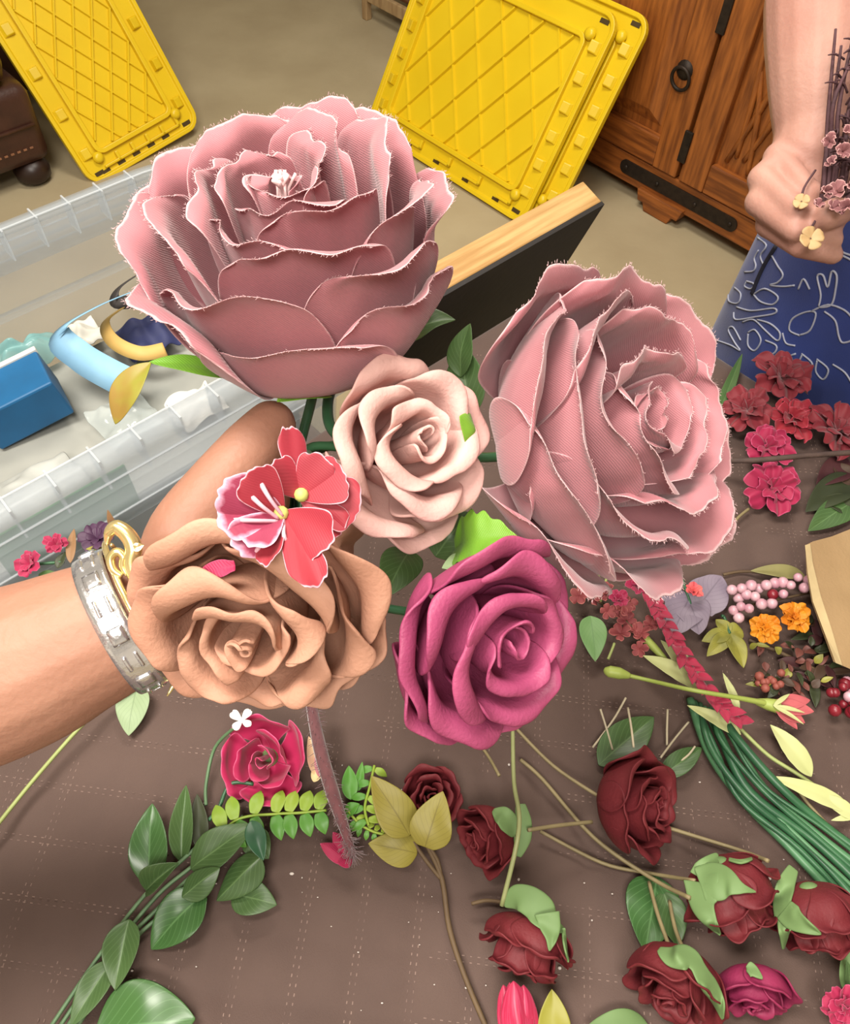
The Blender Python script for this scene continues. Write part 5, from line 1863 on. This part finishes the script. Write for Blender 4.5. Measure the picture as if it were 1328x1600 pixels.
# ---- pink rose and white floret beside the spray
hp = table_rose('hot pink cloth rose tucked under the peach rose beside bright fern leaves', 412, 1182, (-0.1, 0.15, 0.95), 66, 12, m=mat('magenta_cloth', (206, 44, 100), 0.6, (176, 26, 80), scale=18, sheen=0.2, edge=(222, 96, 140), edge_w=0.05, trans=0.15), group=None, cal=False, hh=0.8, name='cloth_rose', lift=0.002, thick=0.0006, open_=1.1, lip=70, n1=2, n2=3, n3=4)
ts(hp, [(396, 1225, .012), (360, 1225, .012), (342, 1262, .010), (326, 1282, .008)], 3.0, M_stemG)
wf = lay('white_floret', 'tiny white four petalled floret above the hot pink rose', 'flower', 378, 1128)
ruffle(wf, 378, 1126, 20, mat('white_petal', (236, 234, 226), 0.6), 5, h=0.055, layers=((4, 1.0, 15),), ruf=0.03, wr=0.8)
ts(wf, [(370, 1134, .052), (336, 1168, .022), (322, 1225, .010), (322, 1258, .010)], 2.6, mat('grey_green_stem', (104, 134, 96)))
cp = lay('cream_bloom', 'cream and pink cloth petals beside the hot pink rose', 'flower', 478, 1185)
M_cream = mat('cream_petal', (228, 206, 150), 0.6, (214, 150, 140), scale=30, amt=0.9)
tl(cp, (500, 1215), (482, 1150), 24, M_cream, h0=0.012, h1=0.03, name='petal')
tl(cp, (504, 1218), (498, 1160), 20, mat('rose_cream_petal', (206, 130, 140), 0.6), h0=0.014, h1=0.028, name='petal')
tl(cp, (490, 1222), (505, 1185), 18, M_cream, h0=0.012, h1=0.02, name='petal')


# ---- ferns
def fern(par, pts, n, L0, L1, wpx, m1, m2, h=0.02, flip=1):
    P_ = [T(p[0], p[1], h) for p in pts]
    c = spline(P_, 8)
    s = pxm(*pts[0])
    mesh('stalk', tube(c, 2.2 * s, 6, 1, smooth=False), m1, par, world=True)
    for k in range(n):
        i = int((k + 0.5) / n * (len(c) - 1))
        t = (c[min(i + 1, len(c) - 1)] - c[max(i - 1, 0)]).normalized()
        sd = Vector((-t.y, t.x, 0))
        L_ = (L0 + (L1 - L0) * k / max(1, n - 1)) * s
        for sg, m in ((1, m1), (-1, m2)):
            b = c[i] + sd * (sg * 0.001)
            e = c[i] + sd * (sg * L_) + t * (L_ * 0.25) + Vector((0, 0, -0.004))
            mesh('leaflet', leaf_grid(b, e, wpx * s, (0, 0, 1), arch=0.12, fold=0.12, blunt=0.55, nu=4, nv=6, seed=k), m, par, world=True, solid=0.0006, sub=1)


M_fernL = mat('lime_fern', (166, 186, 66), 0.45, (132, 168, 60), scale=20, trans=0.15)
f1 = lay('fern_leaf', 'bright green fern frond lying under the hot pink rose', 'fern', 440, 1285)
fern(f1, [(345, 1300), (378, 1278), (430, 1272), (470, 1270), (510, 1266)], 7, 42, 34, 24, M_fernL, M_fern, 0.022)
tl(f1, (392, 1282), (412, 1345), 30, M_stemG, h0=0.040, h1=0.036)
f2 = lay('fern_leaf', 'fine green fern tips beside the olive leaves', 'fern', 560, 1250)
fern(f2, [(585, 1196), (578, 1228), (570, 1262), (576, 1290)], 5, 22, 26, 13, M_fernL, M_fern, 0.018)
fern(f2, [(545, 1268), (560, 1286), (580, 1298), (600, 1304)], 6, 18, 12, 9, M_fernL, M_fern, 0.016)
tl(f2, (548, 1250), (545, 1196), 26, M_fern, h0=0.014, h1=0.018)
tl(f2, (560, 1236), (566, 1190), 14, M_fern, h0=0.014, h1=0.02)
tl(f2, (540, 1270), (562, 1256), 20, M_fern, h0=0.014, h1=0.02)

# ---- fuzzy plum stalk
fz = lay('fuzzy_stalk', 'fuzzy brownish plum stalk hanging over the fern leaves', 'stem', 530, 1280)
M_fuz = mat('plum_fuzz', (120, 74, 76), 0.9, (92, 54, 58), scale=60, sheen=0.5)
core = [(486, 1100, .05), (500, 1170, .045), (520, 1240, .035), (540, 1300, .028), (552, 1335, .02)]
ts(fz, core, [8, 10, 10, 7, 4], M_fuz)
rnd = random.Random(5)
cc = spline([T(*p) for p in core], 12)
fv = []
for k in range(420):
    i = rnd.randint(0, len(cc) - 2)
    p = cc[i]
    d = Vector((rnd.uniform(-1, 1), rnd.uniform(-1, 1), rnd.uniform(-.2, 1))).normalized()
    d = (d + (cc[i + 1] - cc[i]).normalized() * 0.9).normalized()
    fv.append(tube([p, p + d * rnd.uniform(0.006, 0.013)], [0.0004, 0.0002], 3, 1))
mesh('fuzz', J(*fv), M_fuz, fz, world=True, kind='stuff')
bd = lay('pink_bud', 'small crimson pink bud at the tip of the fuzzy stalk', 'bud', 527, 1326)
for b, t, w_ in (((548, 1345), (500, 1318), 28), ((548, 1340), (520, 1300), 28), ((550, 1342), (528, 1350), 20)):
    tl(bd, b, t, w_, M_hot, h0=0.008, h1=0.014, name='petal', fold=-0.2)

# ---- olive three-leaf sprig
ol = lay('olive_sprig', 'olive yellow sprig of three heart shaped leaves on a long brown stalk', 'foliage', 690, 1420)
ts(ol, [(666, 1320, .012), (690, 1372, .008), (702, 1450, .006), (726, 1525, .006), (760, 1606, .006)], [3, 4.2, 4.2, 4, 4], M_stemB)
ts(ol, [(636, 1302, .014), (664, 1342, .010), (688, 1372, .008)], 3.2, M_stemB)
ts(ol, [(672, 1325, .012), (684, 1345, .010), (690, 1372, .008)], 3.0, M_stemB)
tl(ol, (640, 1306), (580, 1212), 62, M_leafO, h0=0.020, h1=0.04, fold=0.06, shape=0.85)
tl(ol, (664, 1324), (692, 1236), 66, M_leafO, h0=0.035, h1=0.055, fold=0.06, shape=0.8, blunt=0.4)
tl(ol, (652, 1334), (575, 1318), 54, M_leafO, h0=0.012, h1=0.016, fold=0.06, shape=0.9)

# ---- pale stem with one leaf under the forearm
pl = lay('pale_stem', 'thin pale green stem with one mint leaf lying under the forearm', 'stem', 100, 1180)
ts(pl, [(-30, 1322, .018), (60, 1210, .018), (150, 1112, .022), (215, 1072, .018)], 3.4, M_stemL)
tl(pl, (214, 1072), (201, 1150), 52, mat('mint_leaf', (146, 166, 128), 0.6, (132, 152, 114), scale=20, veins=(116, 136, 100)), h0=0.014, h1=0.006, fold=0.06, shape=0.9)
lf = lay('mint_leaf', 'single bright green leaf beside the plum rose', 'leaf', 926, 1000)
tl(lf, (922, 962), (930, 1034), 42, mat('fresh_leaf', (116, 152, 96), 0.55, (98, 138, 82), scale=20, veins=(92, 126, 76)), h0=0.022, h1=0.014, fold=0.1, shape=0.9)

# ---- green stem bundle with lime leaves and crimson velvet spike
gb = lay('stem_bundle', 'bundle of dark green plastic stems with pale lime leaves', 'stem', 1200, 1240)
for k in range(9):
    o = k - 4
    j1, j2, j3 = [8 * math.sin(k * 2.3 + q) for q in (0, 1.7, 3.9)]
    ts(gb, [(1078 + k * 7.5, 1092 + k * 4, .008), (1128 + o * 5 + j1, 1160 - o * 4, .012 + .004 * (k % 3)), (1180 + o * 6 + j2, 1238 - o * 4, .012 + .005 * (k % 3)), (1268 + o * 6 + j3 * 0.5, 1312 - o * 5, .010 + .005 * (k % 2)), (1358 + o * 8, 1396 - o * 8, .008), (1450 + o * 12, 1500 - o * 12, .006)], (6.5, 4, 5, 3)[k % 4], M_stemG if k % 3 else mat('mid_green_stem', (84, 130, 90), 0.4, (60, 104, 70), scale=30))
for b, t, w_ in (((1100, 1077), (1004, 1024), 30), ((1097, 1077), (1032, 1000), 30), ((1158, 1148), (1073, 1102), 24), ((1154, 1114), (1129, 1051), 14), ((1268, 1214), (1203, 1132), 36), ((1332, 1268), (1204, 1213), 30), ((1340, 1280), (1276, 1240), 26), ((1335, 1276), (1298, 1282), 10)):
    tl(gb, b, t, w_, M_leafY, h0=0.016, h1=0.02, fold=0.12, serr=0.08)
ts(gb, [(1154, 1136, .014), (1200, 1180, .014), (1250, 1212, .014), (1340, 1275, .012)], 3, M_stemL)
ts(gb, [(1240, 1225, .008), (1262, 1255, .008), (1300, 1295, .008), (1345, 1335, .008)], 2.6, M_stemT)
vs_ = lay('velvet_spike', 'crimson velvet flower spike lying across the lime leaves', 'flower', 1085, 1040)
M_velv = mat('crimson_velvet', (172, 24, 66), 0.7, (136, 14, 50), scale=50, sheen=0.4)
core = [(1010, 924), (1024, 952), (1050, 1000), (1080, 1048), (1120, 1100), (1160, 1134)]
ts(vs_, [(x, y, .033) for x, y in core], [4, 6, 6, 6, 6, 4], M_velv)
cc = spline([T(x, y, .033) for x, y in core], 6)
rnd = random.Random(9)
s = pxm(1080, 1040)
for k in range(34):
    i = int(k / 34 * (len(cc) - 2))
    t = (cc[i + 1] - cc[i]).normalized()
    sd = Vector((-t.y, t.x, 0)) * (1 if k % 2 else -1)
    mesh('floret', leaf_grid(cc[i], cc[i] + t * (20 * s) + sd * (rnd.uniform(10, 17) * s) + Vector((0, 0, rnd.uniform(.002, .008))), 15 * s, (0, 0, 1), nu=4, nv=5, fold=0.2, blunt=0.4), M_velv, vs_, world=True, solid=0.0008)

# ---- carnation stem
ca = lay('carnation_stem', 'pale green stem with a closed bud and a pink carnation bud', 'flower', 1090, 1080)
M_caly = mat('lime_calyx', (168, 182, 92), 0.5, (146, 164, 74), scale=20)
ts(ca, [(958, 1050, .024), (1010, 1062, .022), (1080, 1078, .044), (1150, 1090, .040), (1202, 1100, .022)], [3.5, 3, 3.2, 3.5, 5], M_caly)
ts(ca, [(944, 1046, .024), (952, 1049, .025), (968, 1052, .025), (984, 1056, .024)], [3, 9, 9, 4], M_caly, name='closed_bud', n=10)
ts(ca, [(1180, 1096, .022), (1198, 1100, .023), (1216, 1104, .023)], [4, 9, 11], M_caly, name='calyx', n=10)
M_coral = mat('coral_petal', (204, 108, 110), 0.6, (180, 80, 90), scale=30, trans=0.1)
for b, t, w_ in (((1212, 1102), (1266, 1094), 24), ((1212, 1104), (1272, 1112), 26), ((1212, 1106), (1258, 1130), 24), ((1212, 1105), (1246, 1140), 20)):
    tl(ca, b, t, w_, M_coral, h0=0.023, h1=0.020, name='petal', blunt=0.7)
for t in ((1258, 1114), (1256, 1132), (1234, 1084)):
    tl(ca, (1208, 1103), t, 7, M_leafY, h0=0.030, h1=0.028, name='sepal')

# ---- russet floret spray, pink buds
ru = lay('russet_spray', 'spray of small russet red florets on a lime stalk', 'flower', 975, 965)
M_rus = mat('russet_petal', (150, 70, 70), 0.7, (112, 44, 50), scale=40, edge=(178, 104, 96), edge_w=0.1)
rnd = random.Random(14)
for k in range(17):
    f = k / 16
    x, y = 922 + 92 * f + rnd.uniform(-22, 22), 926 + 78 * f + rnd.uniform(-24, 18)
    ruffle(ru, x, y, rnd.uniform(13, 19), M_rus, k, h=0.012 + rnd.uniform(0, .014), n=(rnd.uniform(-.5, .5), rnd.uniform(-.5, .5), 1), layers=((5, 1.0, 20),), nu=4, nv=4)
ts(ru, [(1008, 998, .014), (1024, 1014, .014), (1042, 1034, .012)], [7, 6, 4], M_caly)
ts(ru, [(930, 935, .010), (970, 965, .012), (1010, 1000, .014)], 3, M_stemB)
for pts in ([(908, 920), (925, 908), (936, 900)], [(938, 940), (944, 920), (947, 905)], [(960, 1005), (955, 1018), (950, 1030)]):
    ts(ru, pts, 2.2, M_stemL, h=0.015)
for i, (x, y, r_) in enumerate(((965, 938, 18), (994, 916, 20))):
    t = lay('pink_bud', ('small magenta bud among the russet florets', 'larger magenta bud at the head of the velvet spike')[i], 'bud', x, y)
    ruffle(t, x, y, r_, M_hot, 40 + i, h=(0.040, 0.036)[i], layers=((5, 1.0, 30), (4, 0.7, 60)), nu=6, nv=5)

# ---- grey purple round leaves with a coral bud
eu = lay('round_leaf_sprig', 'sprig of round grey purple leaves with a small coral bud', 'foliage', 1085, 955)
M_euc = mat('grey_purple_leaf', (136, 124, 136), 0.55, (116, 104, 120), scale=14, veins=(98, 88, 102))
for b, t, w_ in (((1078, 930), (1050, 992), 64), ((1072, 930), (1092, 992), 58), ((1090, 950), (1128, 900), 66), ((1066, 935), (1028, 930), 44)):
    tl(eu, b, t, w_, M_euc, h0=0.012, h1=0.018, blunt=0.75, shape=0.85, fold=0.04)
ts(eu, [(1064, 900, .014), (1074, 930, .014), (1080, 950, .014)], 2.6, M_stemG)
tl(eu, (1060, 905), (1052, 880), 16, M_leafG, h1=0.02)
ruffle(eu, 1082, 926, 17, mat('coral_red_petal', (196, 62, 84), 0.6, (214, 110, 96), scale=60), 51, h=0.026, layers=((5, 1.0, 40), (4, 0.7, 65)), nu=6, nv=5)

# ---- berries, orange flower, autumn leaves
be = lay('berry_cluster', 'cluster of pale pink white berries above the orange flower', 'berry', 1200, 940)
M_ber = mat('pink_berry', (216, 178, 186), 0.35, (188, 136, 150), scale=70, amt=0.9)
M_bred = mat('red_berry', (134, 34, 46), 0.35, (108, 24, 36), scale=70)
rnd = random.Random(31)
pts = []
for k in range(500):
    x = rnd.uniform(1142, 1264)
    y = 942 - (x - 1142) * 0.16 + rnd.uniform(-26, 26)
    if (x - 1194) ** 2 + (y - 980) ** 2 < 1225 or (x - 1238) ** 2 + (y - 964) ** 2 < 1444:
        continue
    if all((x - a) ** 2 + (y - b) ** 2 > 150 for a, b in pts):
        pts.append((x, y))
s = pxm(1200, 940)
for i, (x, y) in enumerate(pts):
    r_ = rnd.uniform(7.0, 9.0) * s
    mesh('berry', ell(T(x, y, 0.016 + rnd.uniform(0, .012)), r_, 10, 7), M_bred if i % 17 == 5 else M_ber, be, world=True)
ts(be, [(1150, 950, .008), (1200, 940, .010), (1270, 925, .010)], 2, M_stemB)
og = lay('orange_flower', 'bright orange ruffled flower below the pale berries', 'flower', 1215, 966)
M_or = mat('orange_petal', (232, 158, 34), 0.6, (206, 112, 20), scale=40, trans=0.1)
ruffle(og, 1194, 982, 26, M_or, 61, h=0.018, n=(-.2, -.3, 1), ruf=0.16, nu=7)
ruffle(og, 1238, 966, 28, M_or, 62, h=0.020, n=(.2, -.2, 1), ruf=0.16, nu=7)
au = lay('autumn_leaf', 'olive green lobed leaf left of the orange flower', 'leaf', 1135, 995)
M_aut = mat('autumn_olive', (152, 148, 62), 0.5, (112, 112, 44), scale=40, amt=0.9, veins=(120, 116, 50))
for t, w_ in (((1096, 1002), 26), ((1104, 1026), 26), ((1162, 1044), 30), ((1118, 968), 24), ((1160, 985), 30)):
    tl(au, (1140, 990), t, w_, M_aut, h0=0.014, h1=0.012, fold=0.15)
ts(au, [(1140, 990, .014), (1132, 966, .014), (1128, 962, .016)], 2.5, M_stemG)
rs = lay('russet_leaf_sprig', 'brown and russet sprig of small leaves and seeds below the orange flower', 'foliage', 1220, 1040)
M_rl = mat('russet_leaf', (118, 66, 56), 0.6, (86, 46, 40), scale=40)
rnd = random.Random(77)
for k in range(46):
    x, y = rnd.uniform(1170, 1285), rnd.uniform(1006, 1085)
    a = rnd.uniform(0, 6.28)
    L_ = rnd.uniform(14, 28)
    tl(rs, (x, y), (x + L_ * math.cos(a), y + L_ * math.sin(a)), rnd.uniform(8, 15), (M_rl, M_leafD, M_aut, M_rl, mat('umber_leaf', (74, 54, 40), 0.6))[k % 5], h0=0.006 + rnd.uniform(0, .012), h1=0.006 + rnd.uniform(0, .016), nu=4, nv=6)
ts(rs, [(1170, 1000, .006), (1220, 1020, .008), (1300, 1060, .006)], 3, M_stemB)
s = pxm(1205, 1070)
for k in range(11):
    mesh('seed', ell(T(1182 + rnd.uniform(0, 48), 1050 + rnd.uniform(0, 32), 0.016 + rnd.uniform(0, .006)), rnd.uniform(5, 7.5) * s, 8, 6), mat('terracotta_seed', (158, 84, 72), 0.6), rs, world=True)
rb2 = lay('red_berry_cluster', 'cluster of dark red berries below the torn cardboard', 'berry', 1312, 1092)
for k in range(14):
    mesh('berry', ell(T(1306 + rnd.uniform(-8, 40), 1090 + rnd.uniform(-26, 24), 0.012 + rnd.uniform(0, .010)), rnd.uniform(7, 10) * s, 10, 7), M_ber if k % 4 == 0 else M_bred, rb2, world=True)
db = lay('dark_foliage', 'dark umber leaves and stems bunched beneath the torn cardboard', 'foliage', 1290, 1010)
for k in range(26):
    x, y = rnd.uniform(1240, 1340), rnd.uniform(960, 1075)
    a = rnd.uniform(0, 6.28)
    L_ = rnd.uniform(24, 44)
    tl(db, (x, y), (x + L_ * math.cos(a), y + L_ * math.sin(a)), rnd.uniform(12, 20), (mat('umber_leaf', (74, 54, 40)), M_leafD, mat('maroon_leaf', (70, 34, 36), 0.6))[k % 3], h0=0.004 + rnd.uniform(0, .006), h1=0.004 + rnd.uniform(0, .008), nu=4, nv=6)

# ---- torn cardboard
M_card = mat('cardboard', (166, 137, 98), 0.85, (152, 124, 86), scale=20, bump=0.4, bscale=300)
cbd = lay('cardboard_flap', 'torn piece of brown corrugated cardboard lying over dark foliage', 'cardboard', 1330, 930)
o_ = [(1258, 852), (1270, 846), (1300, 838), (1420, 790), (1460, 1080), (1330, 1046), (1302, 1034), (1284, 985), (1268, 940), (1260, 895)]
hs = [.042, .040, .034, .004, .004, .026, .030, .034, .038, .042]
top_ = [T(x, y, h + 0.004) for (x, y), h in zip(o_, hs)]
bot_ = [T(x, y, h) for (x, y), h in zip(o_, hs)]
n = len(o_)
mesh('sheet', (top_ + bot_, [tuple(range(n - 1, -1, -1)), tuple(range(n, 2 * n))] + [(i, (i + 1) % n, n + (i + 1) % n, n + i) for i in range(n)]), M_card, cbd, world=True, smooth=False)
i2 = [(1258, 852), (1262, 895), (1270, 940), (1288, 988), (1306, 1036), (1316, 1040), (1300, 985), (1282, 930), (1270, 880), (1266, 850)]
v_ = [T(x, y, .0465 if k < 5 else .0505) for k, (x, y) in enumerate(i2)]
mesh('torn_edge', (v_, [(0, 1, 8, 9), (1, 2, 7, 8), (2, 3, 6, 7), (3, 4, 5, 6)]), mat('torn_ply', (190, 168, 124), 0.9), cbd, world=True, smooth=False, solid=0.0008)

# ---- red cloth flowers at the far right of the table
dk = lay('dark_branch', 'long dark rough stem lying across the crimson flowers', 'stem', 1220, 715)
ts(dk, [(1105, 720, .03), (1180, 719, .052), (1260, 712, .055), (1345, 706, .05)], 4.2, mat('dark_rough_stem', (86, 68, 60), 0.8, (60, 46, 42), scale=60, bump=0.6))
GC = 'crimson cloth flowers at the far right'
M_cr2 = mat('deep_crimson_cloth', (140, 32, 44), 0.65, (104, 20, 34), scale=20, sheen=0.2)
for x, y, r_, m, lb, nn in ((1220, 592, 50, M_cr2, 'deep crimson cloth flower nearest the blue dress', (-.1, -.2, 1)), (1168, 642, 42, M_cr2, 'deep crimson cloth flower beside the right silk rose', (-.3, -.2, 1)),
                            (1236, 656, 42, M_crim, 'crimson cloth flower in the middle of the red group', (0, -.2, 1)), (1306, 676, 52, M_cr2, 'wide deep crimson cloth flower at the end of the red group', (.2, -.2, 1)),
                            (1198, 700, 40, M_hot, 'pinkish crimson ruffled flower behind the dark stem', (-.1, -.3, 1)), (1206, 762, 46, M_hot, 'pinkish crimson ruffled flower in front of the dark stem', (0, -.4, 1))):
    t = lay('cloth_flower', lb, 'flower', x, y, GC)
    ruffle(t, x, y, r_, m, int(x), h=0.022, n=nn, layers=((6, 1.0, 12), (5, 0.8, 36), (4, 0.55, 60)), ruf=0.13, nu=8, nv=6)
gs = lay('grass_like_leaf', 'narrow green blade leaf behind the right silk rose', 'leaf', 1140, 600)
tl(gs, (1104, 690), (1160, 552), 20, M_leafG, h0=0.004, h1=0.012)
tl(gs, (1118, 720), (1122, 650), 26, M_leafG, h0=0.01, h1=0.02)
dl = lay('dark_leaf_cluster', 'dark green and brown leaves below the crimson flowers', 'foliage', 1300, 780)
for b, t, w_, m in (((1335, 745), (1258, 800), 50, M_leafD), ((1340, 780), (1262, 830), 46, M_leafG), ((1330, 720), (1275, 760), 44, mat('maroon_leaf', (70, 34, 36))), ((1345, 800), (1280, 780), 44, M_leafD), ((1335, 760), (1300, 720), 36, mat('umber_leaf', (74, 54, 40)))):
    tl(dl, b, t, w_, m, h0=0.004, h1=0.006, arch=0.02)
of = lay('flat_olive_leaf', 'flat olive leaf lying behind the pale berries', 'leaf', 1215, 895)
tl(of, (1258, 900), (1172, 892), 26, mat('flat_olive', (140, 134, 84), 0.5), h0=0.008, h1=0.010)
ts(of, [(1130, 898, .006), (1172, 893, .008), (1262, 905, .008), (1300, 890, .006)], 2.4, M_stemB)
lt = lay('thin_twig', 'thin bare twig beside the crimson flowers', 'twig', 1170, 800)
ts(lt, [(1140, 826, .008), (1154, 808, .010), (1170, 795, .010)], 2.4, M_stemT)

# ---- small flowers by the bin, left of the bangles
lf1 = lay('pink_floret', 'pair of small bright pink florets beside the bangles', 'flower', 60, 875)
ruffle(lf1, 48, 882, 26, M_hot, 81, h=0.012, n=(-.3, -.3, 1), layers=((5, 1.0, 20), (4, 0.7, 45)), nu=7)
ruffle(lf1, 88, 851, 20, M_hot, 82, h=0.012, n=(.1, -.3, 1), layers=((5, 1.0, 20), (4, 0.7, 45)), nu=7)
ts(lf1, [(48, 882, .008), (75, 880, .006), (100, 878, .006)], 2.5, M_stemG)
tl(lf1, (90, 888), (102, 862), 16, M_leafD)
tl(lf1, (110, 880), (116, 826), 16, mat('tan_brown_leaf', (142, 106, 70), 0.6))
tl(lf1, (60, 898), (96, 900), 14, M_leafG)
vf_ = lay('violet_flower', 'dark violet flower with a lime leaf behind the gold bangle', 'flower', 152, 845)
M_vio = mat('violet_petal', (78, 44, 74), 0.6, (56, 30, 56), scale=30)
ruffle(vf_, 152, 842, 28, M_vio, 84, h=0.012, layers=((6, 1.0, 15), (4, 0.7, 40)), nu=7)
tl(vf_, (170, 862), (134, 858), 16, M_aut, h1=0.02)
tl(vf_, (180, 830), (168, 796), 12, mat('tan_brown_leaf', (142, 106, 70)), h1=0.03)
